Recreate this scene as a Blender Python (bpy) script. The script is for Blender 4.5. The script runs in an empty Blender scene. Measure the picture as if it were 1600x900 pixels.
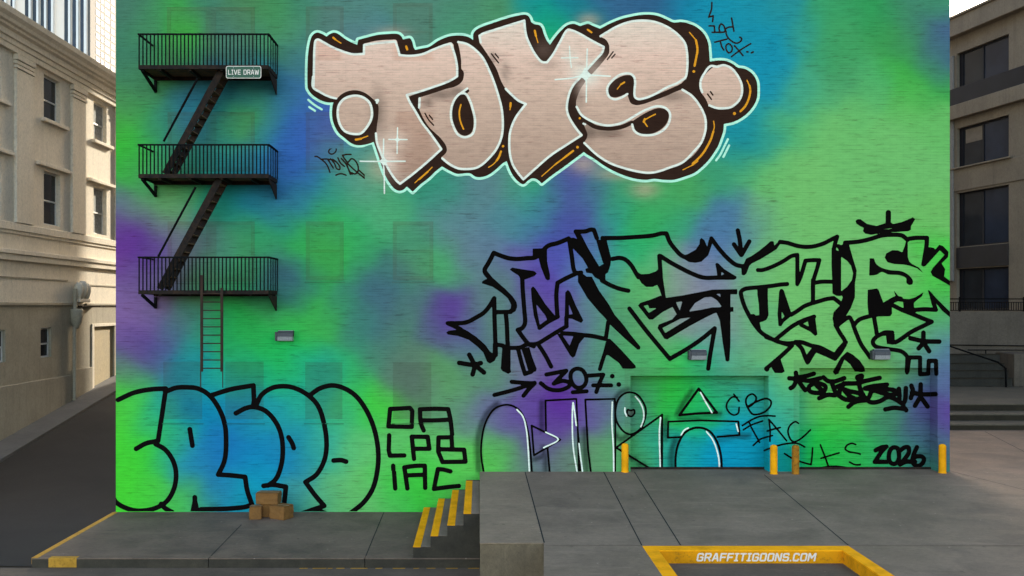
import bpy, bmesh, math, random
import numpy as np
from mathutils import Vector, Matrix
random.seed(7)
scene = bpy.context.scene
C = scene.collection
R = math.radians

# ---------------------------------------------------------------- camera
H, D0, F, PX, PY = 6.44, 28.0, 1400.0, 750.0, 478.0      # camera height, distance to the wall, focal length (px of 1600)
cam = bpy.data.objects.new('camera', bpy.data.cameras.new('camera'))
C.objects.link(cam)
cam.location = (0, -D0, H)
cam.rotation_euler = (R(90), 0, 0)
cam.data.sensor_width = 36.0
cam.data.lens = 36.0 * F / 1600.0
cam.data.shift_x = (800 - PX) / 1600.0
cam.data.shift_y = (PY - 450) / 1600.0
cam.data.clip_start = 0.1
cam.data.clip_end = 4000
scene.camera = cam

# ---------------------------------------------------------------- sky, sun, exposure
SUN_EL, SUN_AZ = 20.0, 14.0            # azimuth from +Y towards +X: the sun stands behind the painted building
world = bpy.data.worlds.new('World')
scene.world = world
world.use_nodes = True
wn = world.node_tree
bg = wn.nodes['Background']
sky = wn.nodes.new('ShaderNodeTexSky')
sky.sky_type = 'NISHITA'
sky.sun_disc = False
sky.sun_elevation = R(SUN_EL)
sky.sun_rotation = R(SUN_AZ)
sky.air_density = 1.0
sky.dust_density = 2.2
sky.ozone_density = 0.0
wn.links.new(sky.outputs[0], bg.inputs[0])
bg.inputs[1].default_value = 0.15
sun = bpy.data.objects.new('sun', bpy.data.lights.new('sun', 'SUN'))
C.objects.link(sun)
sun.data.energy = 2.1
sun.data.angle = R(0.6)
sun.data.color = (1.0, 0.93, 0.80)
ce, se = math.cos(R(SUN_EL)), math.sin(R(SUN_EL))
tosun = Vector((math.sin(R(SUN_AZ)) * ce, math.cos(R(SUN_AZ)) * ce, se))
sun.rotation_euler = tosun.to_track_quat('Z', 'Y').to_euler()
sun.location = (40, 60, 80)
vs = scene.view_settings
vs.view_transform = 'Standard'
vs.look = 'None'
vs.exposure = 2.4
vs.gamma = 1.0

# ---------------------------------------------------------------- helpers
def lin(c):
    c = np.asarray(c, float) / 255.0
    return np.where(c <= 0.04045, c / 12.92, ((c + 0.055) / 1.055) ** 2.4)

def tag(o, label=None, cat=None, group=None, kind=None):
    if label: o['label'] = label
    if cat: o['category'] = cat
    if group: o['group'] = group
    if kind: o['kind'] = kind
    return o

def empty(name, loc=(0, 0, 0), label=None, cat=None, group=None, rz=0.0):
    o = bpy.data.objects.new(name, None)
    o.empty_display_size = 0.3
    o.location = loc
    o.rotation_euler = (0, 0, rz)
    C.objects.link(o)
    return tag(o, label, cat, group)

def link(name, me, mat, parent=None, world=True):
    """link a mesh given in world coordinates (or in the parent's when world=False)"""
    o = bpy.data.objects.new(name, me)
    if mat is not None:
        for m in (mat if isinstance(mat, (list, tuple)) else [mat]):
            me.materials.append(m)
    C.objects.link(o)
    if parent is not None:
        o.parent = parent
        if world:
            off = Vector(parent.location)
            p = parent.parent
            while p is not None:
                off += Vector(p.location); p = p.parent
            me.transform(Matrix.Translation(-off))
    return o

class MB:
    def __init__(s):
        s.bm = bmesh.new()
    def quad(s, pts, mi=0):
        vs_ = [s.bm.verts.new(p) for p in pts]
        f = s.bm.faces.new(vs_); f.material_index = mi
        return f
    def box(s, x0, x1, y0, y1, z0, z1, bev=0.0, mi=0):
        b = bmesh.new()
        bmesh.ops.create_cube(b, size=1.0)
        for v in b.verts:
            v.co = Vector(((x0 + x1) / 2 + v.co.x * (x1 - x0), (y0 + y1) / 2 + v.co.y * (y1 - y0), (z0 + z1) / 2 + v.co.z * (z1 - z0)))
        if bev > 0:
            bmesh.ops.bevel(b, geom=list(b.edges), offset=bev, segments=2, affect='EDGES', profile=0.6)
        s.add(b, mi)
        return s
    def add(s, b, mi=0, M=None):
        if M is not None: b.transform(M)
        for f in b.faces: f.material_index = mi
        me = bpy.data.meshes.new('tmp')
        b.to_mesh(me); b.free()
        s.bm.from_mesh(me)
        bpy.data.meshes.remove(me)
    def bar(s, a, b, w, h=None, mi=0):
        """square bar from a to b"""
        a, b = Vector(a), Vector(b)
        h = w if h is None else h
        d = b - a
        L = d.length
        q = d.to_track_quat('Z', 'Y')
        bb = bmesh.new()
        bmesh.ops.create_cube(bb, size=1.0)
        for v in bb.verts:
            v.co = Vector((v.co.x * w, v.co.y * h, v.co.z * L))
        s.add(bb, mi, Matrix.Translation((a + b) / 2) @ q.to_matrix().to_4x4())
        return s
    def rod(s, a, b, r, seg=10, r2=None, mi=0):
        a, b = Vector(a), Vector(b)
        d = b - a
        bb = bmesh.new()
        bmesh.ops.create_cone(bb, cap_ends=True, segments=seg, radius1=r, radius2=r if r2 is None else r2, depth=d.length)
        s.add(bb, mi, Matrix.Translation((a + b) / 2) @ d.to_track_quat('Z', 'Y').to_matrix().to_4x4())
        return s
    def prism(s, pts, axis, a, b, mi=0):
        """2-D outline extruded along an axis from a to b"""
        def P(p, t):
            return {'x': (t, p[0], p[1]), 'y': (p[0], t, p[1]), 'z': (p[0], p[1], t)}[axis]
        bb = bmesh.new()
        A = [bb.verts.new(P(p, a)) for p in pts]
        B = [bb.verts.new(P(p, b)) for p in pts]
        bb.faces.new(A); bb.faces.new(list(reversed(B)))
        n = len(pts)
        for i in range(n):
            bb.faces.new([A[i], B[i], B[(i + 1) % n], A[(i + 1) % n]])
        bmesh.ops.recalc_face_normals(bb, faces=list(bb.faces))
        s.add(bb, mi)
        return s
    def lathe(s, prof, cx, cy, seg=20, mi=0):
        bb = bmesh.new()
        rings = []
        for r, z in prof:
            rings.append([bb.verts.new((cx + r * math.cos(2 * math.pi * k / seg), cy + r * math.sin(2 * math.pi * k / seg), z)) for k in range(seg)])
        for i in range(len(rings) - 1):
            for k in range(seg):
                bb.faces.new([rings[i][k], rings[i][(k + 1) % seg], rings[i + 1][(k + 1) % seg], rings[i + 1][k]])
        bb.faces.new(rings[-1])
        bb.faces.new(list(reversed(rings[0])))
        for f in bb.faces: f.smooth = True
        s.add(bb, mi)
        return s
    def build(s, name, mat, parent=None, world=True):
        me = bpy.data.meshes.new(name)
        s.bm.to_mesh(me); s.bm.free()
        return link(name, me, mat, parent, world)

def textmesh(name, body, size, offset=0.0, shear=0.0, extrude=0.0, spacing=1.0):
    cu = bpy.data.curves.new(name, 'FONT')
    cu.body = body; cu.size = size; cu.offset = offset; cu.shear = shear; cu.extrude = extrude
    cu.align_x = 'CENTER'; cu.align_y = 'CENTER'; cu.space_character = spacing
    o = bpy.data.objects.new(name, cu)
    C.objects.link(o)
    dg = bpy.context.evaluated_depsgraph_get()
    me = bpy.data.meshes.new_from_object(o.evaluated_get(dg))
    bpy.data.objects.remove(o)
    bpy.data.curves.remove(cu)
    me.name = name
    return me

# ---------------------------------------------------------------- materials
class NT:
    def __init__(s, name):
        s.m = bpy.data.materials.new(name)
        s.m.use_nodes = True
        s.t = s.m.node_tree
        s.b = s.t.nodes['Principled BSDF']
        s.tc = s.t.nodes.new('ShaderNodeTexCoord')
        s.geo = s.t.nodes.new('ShaderNodeNewGeometry')
    def n(s, typ, **kw):
        x = s.t.nodes.new(typ)
        for k, v in kw.items(): setattr(x, k, v)
        return x
    def l(s, a, b): s.t.links.new(a, b)
    def mapping(s, scale, rot=(0, 0, 0)):
        m = s.n('ShaderNodeMapping')
        m.inputs['Scale'].default_value = scale
        m.inputs['Rotation'].default_value = rot
        s.l(s.geo.outputs['Position'], m.inputs['Vector'])
        return m.outputs[0]
    def noise(s, scale, detail=5, rough=0.55, vec=None, dist=0.0):
        x = s.n('ShaderNodeTexNoise')
        x.inputs['Scale'].default_value = scale
        x.inputs['Detail'].default_value = detail
        x.inputs['Roughness'].default_value = rough
        x.inputs['Distortion'].default_value = dist
        s.l(vec if vec is not None else s.geo.outputs['Position'], x.inputs['Vector'])
        return x.outputs['Fac']
    def ramp(s, fac, stops):
        x = s.n('ShaderNodeValToRGB')
        e = x.color_ramp.elements
        while len(e) < len(stops): e.new(0.5)
        for i, (p, c) in enumerate(stops):
            e[i].position = p
            e[i].color = (c, c, c, 1) if isinstance(c, (int, float)) else (*c, 1)
        s.l(fac, x.inputs[0])
        return x.outputs[0]
    def mix(s, a, b, fac, mode='MIX'):
        x = s.n('ShaderNodeMix', data_type='RGBA', blend_type=mode)
        for sock, v in ((x.inputs[0], fac), (x.inputs[6], a), (x.inputs[7], b)):
            if isinstance(v, (int, float)): sock.default_value = v
            elif isinstance(v, (tuple, list, np.ndarray)): sock.default_value = (*v[:3], 1)
            else: s.l(v, sock)
        return x.outputs[2]
    def bump(s, h, strength=0.3, dist=0.02):
        x = s.n('ShaderNodeBump')
        x.inputs['Strength'].default_value = strength
        x.inputs['Distance'].default_value = dist
        s.l(h, x.inputs['Height'])
        s.l(x.outputs[0], s.b.inputs['Normal'])
    def out(s, col, rough=0.8, metal=0.0, spec=0.3):
        if isinstance(col, (tuple, list, np.ndarray)): s.b.inputs['Base Color'].default_value = (*col[:3], 1)
        else: s.l(col, s.b.inputs['Base Color'])
        if isinstance(rough, (int, float)): s.b.inputs['Roughness'].default_value = rough
        else: s.l(rough, s.b.inputs['Roughness'])
        s.b.inputs['Metallic'].default_value = metal
        s.b.inputs['Specular IOR Level'].default_value = spec
        return s.m

def mat_rough(name, col, var=0.25, scale=1.5, fine=40.0, rough=0.85, bump=0.25, bd=0.01, streak=0.0, spec=0.25, tint=None, speck=0.0):
    """mottled mineral surface: large stains, small grain, optional vertical run marks"""
    t = NT(name)
    c = np.array(col, float)
    big = t.noise(scale, 6, 0.6, dist=0.4)
    d = t.ramp(big, [(0.28, tuple(c * (1 - var))), (0.52, tuple(c)), (0.75, tuple(np.minimum(c * (1 + var * 0.7), 1)))])
    if tint is not None:
        d = t.mix(d, tint, t.ramp(t.noise(scale * 0.37, 4), [(0.52, 0.0), (0.72, 0.6)]))
    fn = t.noise(fine, 4, 0.7)
    d = t.mix(d, t.ramp(fn, [(0.25, 0.72), (0.5, 1.0), (0.8, 1.22)]), 0.7, 'MULTIPLY')
    md = t.noise(7.0, 6, 0.72, t.mapping((1.0, 1.7, 1.0)), 0.6)
    d = t.mix(d, t.ramp(md, [(0.3, 0.74), (0.5, 1.0), (0.72, 1.2)]), 0.75, 'MULTIPLY')
    if streak > 0:
        sv = t.noise(1.0, 5, 0.6, t.mapping((3.5, 3.5, 0.16)))
        d = t.mix(d, tuple(c * 0.45), t.ramp(sv, [(0.52, 0.0), (0.72, streak)]))
    if speck > 0:
        vo = t.n('ShaderNodeTexVoronoi'); vo.inputs['Scale'].default_value = 2.3
        t.l(t.geo.outputs['Position'], vo.inputs['Vector'])
        d = t.mix(d, tuple(np.minimum(c * 3 + 0.12, 0.8)), t.ramp(vo.outputs['Distance'], [(0.03, speck), (0.06, 0.0)]))
    if speck > 0:      # old gum, drips and oil
        v2 = t.n('ShaderNodeTexVoronoi'); v2.inputs['Scale'].default_value = 1.15
        t.l(t.mapping((1, 1, 1), (0, 0, 0.7)), v2.inputs['Vector'])
        d = t.mix(d, tuple(c * 0.35), t.ramp(v2.outputs['Distance'], [(0.035, 0.55), (0.06, 0.0)]))
        d = t.mix(d, tuple(c * 0.4), t.ramp(t.noise(0.55, 5, 0.6, dist=0.8), [(0.66, 0.0), (0.76, 0.55)]))
        d = t.mix(d, tuple(np.minimum(c * 1.5, 1)), t.ramp(t.noise(1.0, 6, 0.7, t.mapping((0.5, 2.6, 1.0))), [(0.56, 0.0), (0.70, 0.5)]))
    t.bump(fn, bump, bd)
    return t.out(d, t.ramp(big, [(0.3, rough - 0.08), (0.7, min(rough + 0.08, 1.0))]), spec=spec)

def mat_plain(name, col, rough=0.5, metal=0.0, var=0.12, scale=6.0, spec=0.4):
    t = NT(name)
    c = np.array(col, float)
    d = t.ramp(t.noise(scale, 5), [(0.3, tuple(c * (1 - var))), (0.7, tuple(np.minimum(c * (1 + var), 1)))])
    return t.out(d, rough, metal, spec)

def mat_glass(name, col, rough=0.06):
    """dark window glass backed by an unlit room: mirrors the sky, slightly uneven panes"""
    t = NT(name)
    nz = t.noise(0.7, 3)
    t.bump(nz, 0.06, 0.05)
    d = t.ramp(t.noise(0.5, 3), [(0.35, tuple(np.array(col) * 0.6)), (0.65, tuple(col))])
    return t.out(d, rough, 0.0, 0.25)

def mat_paint():
    """spray paint on the old brick wall; the colour sits in the 'paint' attribute of the mesh"""
    t = NT('mural_paint')
    at = t.n('ShaderNodeAttribute'); at.attribute_name = 'paint'
    col = at.outputs['Color']
    # dark, thin horizontal mortar gaps and chips showing through the paint
    dash = t.noise(1.0, 7, 0.68, t.mapping((1.5, 1.0, 17.0)), 0.35)
    reg = t.noise(0.6, 4, 0.6)
    dm = t.mix(t.ramp(dash, [(0.555, 0.0), (0.60, 0.55), (0.68, 1.0)]), (0, 0, 0), t.ramp(reg, [(0.36, 0.92), (0.64, 0.12)]))
    col = t.mix(col, (0.56, 0.40, 0.42), dm, 'MULTIPLY')
    lo = t.noise(1.0, 4, 0.7, t.mapping((0.9, 1.0, 40.0)), 0.2)
    col = t.mix(col, t.ramp(lo, [(0.36, 0.72), (0.44, 1.0)]), 0.8, 'MULTIPLY')
    # faint unevenness of the coats
    col = t.mix(col, t.ramp(t.noise(1.0, 5, 0.6, t.mapping((2.5, 1.0, 9.0))), [(0.3, 0.84), (0.5, 1.0), (0.75, 1.10)]), 0.8, 'MULTIPLY')
    col = t.mix(col, t.ramp(t.noise(60.0, 3, 0.7), [(0.3, 0.93), (0.7, 1.06)]), 1.0, 'MULTIPLY')
    br = t.n('ShaderNodeTexBrick')
    mp = t.mapping((1, 1, 1), (R(-90), 0, 0))
    t.l(mp, br.inputs['Vector'])
    br.inputs['Scale'].default_value = 1.0
    br.inputs['Brick Width'].default_value = 0.42
    br.inputs['Row Height'].default_value = 0.075
    br.inputs['Mortar Size'].default_value = 0.006
    br.inputs['Color1'].default_value = (1, 1, 1, 1)
    br.inputs['Color2'].default_value = (0.86, 0.86, 0.86, 1)
    br.inputs['Mortar'].default_value = (0.35, 0.35, 0.35, 1)
    col = t.mix(col, br.outputs['Color'], 0.20, 'MULTIPLY')
    h = t.mix(br.outputs['Color'], dash, 0.5)
    t.bump(h, 0.25, 0.008)
    return t.out(col, 0.85, spec=0.03)

M = {}
M['paint'] = mat_paint()
M['asphalt'] = mat_rough('asphalt', (0.115, 0.078, 0.050), 0.3, 0.6, 60, 0.9, 0.35, 0.012, tint=(0.06, 0.047, 0.037), speck=0.25)
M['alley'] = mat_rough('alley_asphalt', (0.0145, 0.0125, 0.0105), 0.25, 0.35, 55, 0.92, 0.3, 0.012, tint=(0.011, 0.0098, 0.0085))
M['concrete'] = mat_rough('paving_concrete', (0.148, 0.094, 0.060), 0.38, 0.8, 45, 0.85, 0.25, 0.006, tint=(0.105, 0.070, 0.043), speck=0.35)
M['slab'] = mat_rough('dock_concrete', (0.205, 0.138, 0.090), 0.36, 0.7, 45, 0.82, 0.25, 0.006, tint=(0.155, 0.105, 0.062), speck=0.35)
M['block'] = mat_rough('pale_block_concrete', (0.255, 0.170, 0.105), 0.2, 0.9, 45, 0.85, 0.25, 0.006, tint=(0.19, 0.125, 0.075), speck=0.2)
M['stained'] = mat_rough('stained_concrete', (0.19, 0.132, 0.075), 0.32, 1.1, 30, 0.88, 0.35, 0.01, streak=0.5, tint=(0.12, 0.082, 0.045))
M['kerbstone'] = mat_rough('kerb_concrete', (0.050, 0.038, 0.024), 0.35, 1.6, 40, 0.9, 0.4, 0.01, tint=(0.030, 0.024, 0.014))
M['joint'] = mat_rough('joint_filler', (0.018, 0.017, 0.015), 0.3, 2, 40, 0.95)
def yellow(name, c, wear):
    t = NT(name)
    c = np.array(c)
    d = t.ramp(t.noise(2.2, 6, 0.65), [(0.3, tuple(c * 0.72)), (0.55, tuple(c)), (0.8, tuple(c * 1.12))])
    d = t.mix(d, (0.10, 0.055, 0.015), t.ramp(t.noise(9.0, 6, 0.75), [(0.60 - wear * 0.1, 0.0), (0.70, 0.25 + 0.5 * wear)]))
    t.bump(t.noise(45, 3), 0.3, 0.008)
    return t.out(d, 0.75, spec=0.08)
M['yellow'] = yellow('yellow_paint', (0.95, 0.36, 0.005), 0.1)
M['yellow_grimy'] = yellow('grimy_yellow_paint', (0.72, 0.27, 0.004), 0.75)
M['yellow_worn'] = yellow('worn_yellow_paint', (0.50, 0.24, 0.03), 0.9)
M['yellow_rust'] = yellow('rusty_yellow_paint', (0.42, 0.16, 0.012), 1.4)
M['iron'] = mat_plain('black_iron', (0.0032, 0.0026, 0.0022), 0.75, 0.0, 0.35, 5, 0.1)
def rusty(name, base, rust, a, b):
    t = NT(name)
    d = t.mix(base, rust, t.ramp(t.noise(4.0, 7, 0.7), [(a, 0.0), (b, 0.8)]))
    t.bump(t.noise(40, 4), 0.3, 0.005)
    return t.out(d, 0.8, spec=0.12)
M['steel'] = rusty('painted_steel', (0.013, 0.0095, 0.0072), (0.042, 0.021, 0.011), 0.42, 0.66)
M['deck'] = rusty('rusty_deck', (0.075, 0.052, 0.036), (0.20, 0.092, 0.042), 0.36, 0.62)
M['ladder'] = rusty('rusty_ladder', (0.030, 0.019, 0.013), (0.06, 0.028, 0.016), 0.40, 0.66)
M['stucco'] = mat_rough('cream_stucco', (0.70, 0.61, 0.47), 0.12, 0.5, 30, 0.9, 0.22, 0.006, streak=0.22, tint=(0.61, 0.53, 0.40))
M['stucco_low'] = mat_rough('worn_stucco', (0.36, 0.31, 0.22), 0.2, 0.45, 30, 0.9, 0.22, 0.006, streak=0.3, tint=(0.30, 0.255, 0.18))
M['footway'] = mat_rough('footway_concrete', (0.115, 0.106, 0.092), 0.25, 0.9, 40, 0.9, 0.25, 0.006, tint=(0.09, 0.083, 0.072))
M['tan'] = mat_rough('tan_infill', (0.42, 0.33, 0.185), 0.1, 0.8, 30, 0.85, 0.1, 0.004)
M['white_frame'] = mat_plain('white_window_paint', (0.62, 0.6, 0.55), 0.5)
M['glass_dark'] = mat_glass('dark_glass', (0.02, 0.024, 0.028))
M['glass_blue'] = mat_glass('blue_glass', (0.022, 0.03, 0.048), 0.12)
M['curtain'] = mat_plain('net_curtain', (0.30, 0.30, 0.27), 0.9, 0, 0.3, 9)
M['taupe'] = mat_rough('taupe_render', (0.185, 0.155, 0.112), 0.2, 0.5, 25, 0.9, 0.2, 0.006, streak=0.35, tint=(0.145, 0.12, 0.085))
M['pale_pier'] = mat_rough('pale_pier', (0.20, 0.19, 0.17), 0.2, 0.7, 25, 0.9, 0.2, 0.006, streak=0.4)
M['spandrel'] = mat_plain('blue_black_panel', (0.011, 0.0115, 0.0145), 0.6, 0, 0.2, 1.0, 0.15)
M['dark_stone'] = mat_rough('dark_concrete', (0.044, 0.039, 0.030), 0.3, 0.8, 25, 0.9, 0.3, 0.008, streak=0.4)  # much darker than the terrace wall, for the upper flight
M['step_stone'] = mat_rough('worn_step_stone', (0.105, 0.085, 0.057), 0.3, 1.0, 25, 0.9, 0.3, 0.008)
M['riser'] = mat_rough('dark_riser', (0.034, 0.026, 0.015), 0.4, 1.2, 25, 0.95, 0.3, 0.01)  # darker, browner tone than the step stone
M['terrace'] = mat_rough('terrace_wall', (0.130, 0.102, 0.075), 0.25, 0.4, 25, 0.9, 0.2, 0.008, streak=0.45)
M['blind'] = mat_plain('roller_blind', (0.17, 0.145, 0.11), 0.9, 0, 0.15, 3)
M['cardboard'] = mat_rough('cardboard', (0.20, 0.085, 0.020), 0.18, 3.0, 60, 0.85, 0.15, 0.003)
M['tape'] = mat_plain('parcel_tape', (0.27, 0.16, 0.07), 0.35)
M['sign_green'] = mat_plain('green_enamel', (0.008, 0.062, 0.018), 0.45, 0, 0.06)
M['sign_white'] = mat_plain('white_enamel', (0.78, 0.64, 0.50), 0.5, 0, 0.05)
M['lamp_dark'] = mat_plain('dark_lamp_housing', (0.05, 0.045, 0.044), 0.6, 0, 0.4, 30)
M['lamp_lens'] = mat_plain('dusty_lens', (0.26, 0.245, 0.225), 0.35, 0, 0.25, 25)
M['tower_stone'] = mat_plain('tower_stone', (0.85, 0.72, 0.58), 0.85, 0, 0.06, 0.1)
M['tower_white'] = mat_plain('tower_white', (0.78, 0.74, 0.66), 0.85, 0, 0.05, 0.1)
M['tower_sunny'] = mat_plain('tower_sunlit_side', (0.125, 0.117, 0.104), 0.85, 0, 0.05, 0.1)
M['tower_pane'] = mat_plain('tower_pane', (0.085, 0.08, 0.07), 0.6, 0, 0.2, 0.3)
M['brick_side'] = mat_rough('grey_brick', (0.22, 0.2, 0.18), 0.2, 0.5, 30, 0.9, 0.2, 0.006)
# ---------------------------------------------------------------- the wall art, traced in photo pixels and laid on the wall plane
CROP = {
 'A': (460, 0, .15), 'B': (460, 120, .15), 'Cc': (460, 200, .15), 'D': (680, 0, .15), 'E': (680, 120, .15), 'Fc': (680, 200, .15),
 'G': (880, 0, .15), 'Hc': (880, 120, .15), 'I': (880, 200, .15), 'J': (1020, 0, .15), 'K': (1020, 120, .15),
 'a': (680, 330, .15), 'b': (680, 465, .15), 'c': (880, 330, .15), 'd': (880, 465, .15), 'e': (1080, 330, .15), 'f': (1080, 465, .15),
 'g': (1280, 320, .15), 'h': (1280, 455, .15), 'm1': (690, 400, .15), 'm2': (900, 400, .15), 'm3': (1100, 400, .15), 'm4': (1280, 400, .15),
 'n': (740, 550, .216667), 'o': (960, 590, .172186), 'p': (1120, 600, .1625), 'q': (1350, 680, .08125), 'r': (1215, 560, .1625),
 's': (170, 590, .244361), 't': (360, 590, .244361), 'v': (590, 620, .177824), 'w': (480, 220, .088889), 'px': (0, 0, 1.0),
}
def path(crop, txt, closed=False, smooth=True, n=6):
    x0, y0, s = CROP[crop]
    pts, cor = [], []
    for w in txt.split():
        cor.append(w.endswith('c'))
        u, v_ = w.rstrip('c').split(',')
        pts.append((x0 + float(u) * s, y0 + float(v_) * s))
    P_ = np.array(pts)
    if not smooth or len(P_) < 3: return P_
    N = len(P_)
    out = []
    for i in range(N if closed else N - 1):
        i1 = (i + 1) % N
        p1, p2 = P_[i], P_[i1]
        p0 = P_[(i - 1) % N] if (closed or i > 0) else 2 * p1 - p2
        p3 = P_[(i + 2) % N] if (closed or i + 2 < N) else 2 * p2 - p1
        if cor[i]: p0 = 2 * p1 - p2
        if cor[i1]: p3 = 2 * p2 - p1
        d1, d2, d3 = (max(np.linalg.norm(b_ - a_), 1e-4) ** .5 for a_, b_ in ((p0, p1), (p1, p2), (p2, p3)))
        m1 = (p1 - p0) / d1 - (p2 - p0) / (d1 + d2) + (p2 - p1) / d2
        m2 = (p2 - p1) / d2 - (p3 - p1) / (d2 + d3) + (p3 - p2) / d3
        m1, m2 = m1 * d2, m2 * d2
        for k in range(n):
            t = k / n
            out.append((2*t**3 - 3*t*t + 1) * p1 + (t**3 - 2*t*t + t) * m1 + (-2*t**3 + 3*t*t) * p2 + (t**3 - t*t) * m2)
    if not closed: out.append(P_[-1])
    return np.array(out)

class Field:
    """signed distance on a pixel grid; below zero is paint"""
    def __init__(s, x0, x1, y0, y1):
        s.x0, s.y0 = x0, y0
        s.f = np.full((y1 - y0 + 1, x1 - x0 + 1), 9.0, np.float32)
    def like(s):
        o = Field(0, 1, 0, 1); o.x0, o.y0 = s.x0, s.y0
        o.f = np.full_like(s.f, 9.0)
        return o
    def win(s, lo, hi, pad):
        a = max(int(lo[0] - pad) - s.x0, 0); b = min(int(hi[0] + pad) + 2 - s.x0, s.f.shape[1])
        c = max(int(lo[1] - pad) - s.y0, 0); d = min(int(hi[1] + pad) + 2 - s.y0, s.f.shape[0])
        if a >= b or c >= d: return None
        X, Y = np.meshgrid(np.arange(a, b) + s.x0, np.arange(c, d) + s.y0)
        return (slice(c, d), slice(a, b)), X.astype(np.float32), Y.astype(np.float32)
    @staticmethod
    def seg(X, Y, p, q):
        d = q - p
        L = float(d @ d) + 1e-9
        t = np.clip(((X - p[0]) * d[0] + (Y - p[1]) * d[1]) / L, 0, 1)
        return np.hypot(X - p[0] - t * d[0], Y - p[1] - t * d[1])
    def stroke(s, P_, w, closed=False):
        r = w / 2
        Q = list(P_) + ([P_[0]] if closed else [])
        if len(Q) == 1: Q = [Q[0], Q[0] + 1e-3]
        for p, q in zip(Q[:-1], Q[1:]):
            W = s.win(np.minimum(p, q), np.maximum(p, q), r + 9)
            if W is None: continue
            sl, X, Y = W
            s.f[sl] = np.minimum(s.f[sl], s.seg(X, Y, p, q) - r)
    def poly(s, P_, sub=False):
        W = s.win(P_.min(0), P_.max(0), 9)
        if W is None: return
        sl, X, Y = W
        d = np.full(X.shape, 1e3, np.float32)
        ins = np.zeros(X.shape, bool)
        for p, q in zip(P_, np.roll(P_, -1, 0)):
            d = np.minimum(d, s.seg(X, Y, p, q))
            c = (p[1] > Y) != (q[1] > Y)
            if c.any():
                xi = p[0] + (Y - p[1]) * (q[0] - p[0]) / ((q[1] - p[1]) or 1e-9)
                ins ^= c & (X < xi)
        sd = np.where(ins, -d, d)
        s.f[sl] = np.maximum(s.f[sl], -sd) if sub else np.minimum(s.f[sl], sd)
    def draw(s, spec):
        for line in spec.strip().splitlines():
            line = line.strip()
            if not line: continue
            head, body = line.split('|')
            hd = head.split()
            typ, crop = hd[0], hd[1]
            w = float(hd[2]) if len(hd) > 2 else 0
            for pt in body.split(';'):
                if not pt.strip(): continue
                if typ == 's': s.stroke(path(crop, pt), w)
                elif typ == 'S': s.stroke(path(crop, pt, True), w, True)
                elif typ == 'l': s.stroke(path(crop, pt, smooth=False), w)
                elif typ == 'd': s.stroke(path(crop, pt, smooth=False), w)
                elif typ == 'p': s.poly(path(crop, pt, True, False))
                elif typ == 'P': s.poly(path(crop, pt, True, True))
                elif typ == 'h': s.poly(path(crop, pt, True, False), True)
        return s
    def at(s, X, Y):
        i = np.clip(np.rint(X).astype(int) - s.x0, 0, s.f.shape[1] - 1)
        j = np.clip(np.rint(Y).astype(int) - s.y0, 0, s.f.shape[0] - 1)
        v_ = s.f[j, i]
        out = (X < s.x0) | (X > s.x0 + s.f.shape[1] - 1) | (Y < s.y0) | (Y > s.y0 + s.f.shape[0] - 1)
        return np.where(out, 9.0, v_)

WL, WR = 181.0, 1484.0                     # left and right edge of the painted wall, photo px
REC = 0.45                                 # depth of the loading door recesses
DOORS = [(985.0, 1201.0, 587.0), (1249.0, 1465.0, 575.0)]
def unproj(px, py, plane=0.0):
    s_ = (D0 + plane) / F
    return (px - PX) * s_, H + (PY - py) * s_

def polygonize(f, ok, fx, fy, run):
    """marching squares: clean flat outline mesh of the painted area"""
    ny, nx = f.shape
    neg = f < 0
    c4 = neg[:-1, :-1].astype(int) + neg[:-1, 1:] + neg[1:, 1:] + neg[1:, :-1]
    full = (c4 == 4) & ok
    part = (c4 > 0) & (c4 < 4) & ok
    verts, faces, idx = [], [], {}
    def V(x, y):
        k = (round(x * 16), round(y * 16))
        i = idx.get(k)
        if i is None:
            i = idx[k] = len(verts)
            verts.append((x, y))
        return i
    for j in range(ny - 1):
        row = full[j]
        if not row.any(): continue
        e = np.flatnonzero(np.diff(np.concatenate(([0], row.astype(int), [0]))))
        for a, b in zip(e[::2], e[1::2]):
            while a < b:
                m = min(a + run, b)
                x0, x1, y = a + fx, m + fx, j + fy
                faces.append((V(x0, y), V(x0, y + 1), V(x1, y + 1), V(x1, y)))
                a = m
    for j, i in zip(*np.nonzero(part)):
        cs = ((j, i), (j + 1, i), (j + 1, i + 1), (j, i + 1))
        pol = []
        for k in range(4):
            (j0, i0), (j1, i1) = cs[k], cs[(k + 1) % 4]
            v0, v1 = f[j0, i0], f[j1, i1]
            if v0 < 0: pol.append(V(i0 + fx, j0 + fy))
            if (v0 < 0) != (v1 < 0):
                t = float(v0 / (v0 - v1))
                pol.append(V(i0 + t * (i1 - i0) + fx, j0 + t * (j1 - j0) + fy))
        pol = [q for k, q in enumerate(pol) if q != pol[k - 1]]
        if len(set(pol)) >= 3 and len(set(pol)) == len(pol): faces.append(tuple(pol))
    return verts, faces
def far_edge(c): return PX + (c - PX) * D0 / (D0 + REC)      # photo x of the far edge of a door's right reveal
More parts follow.
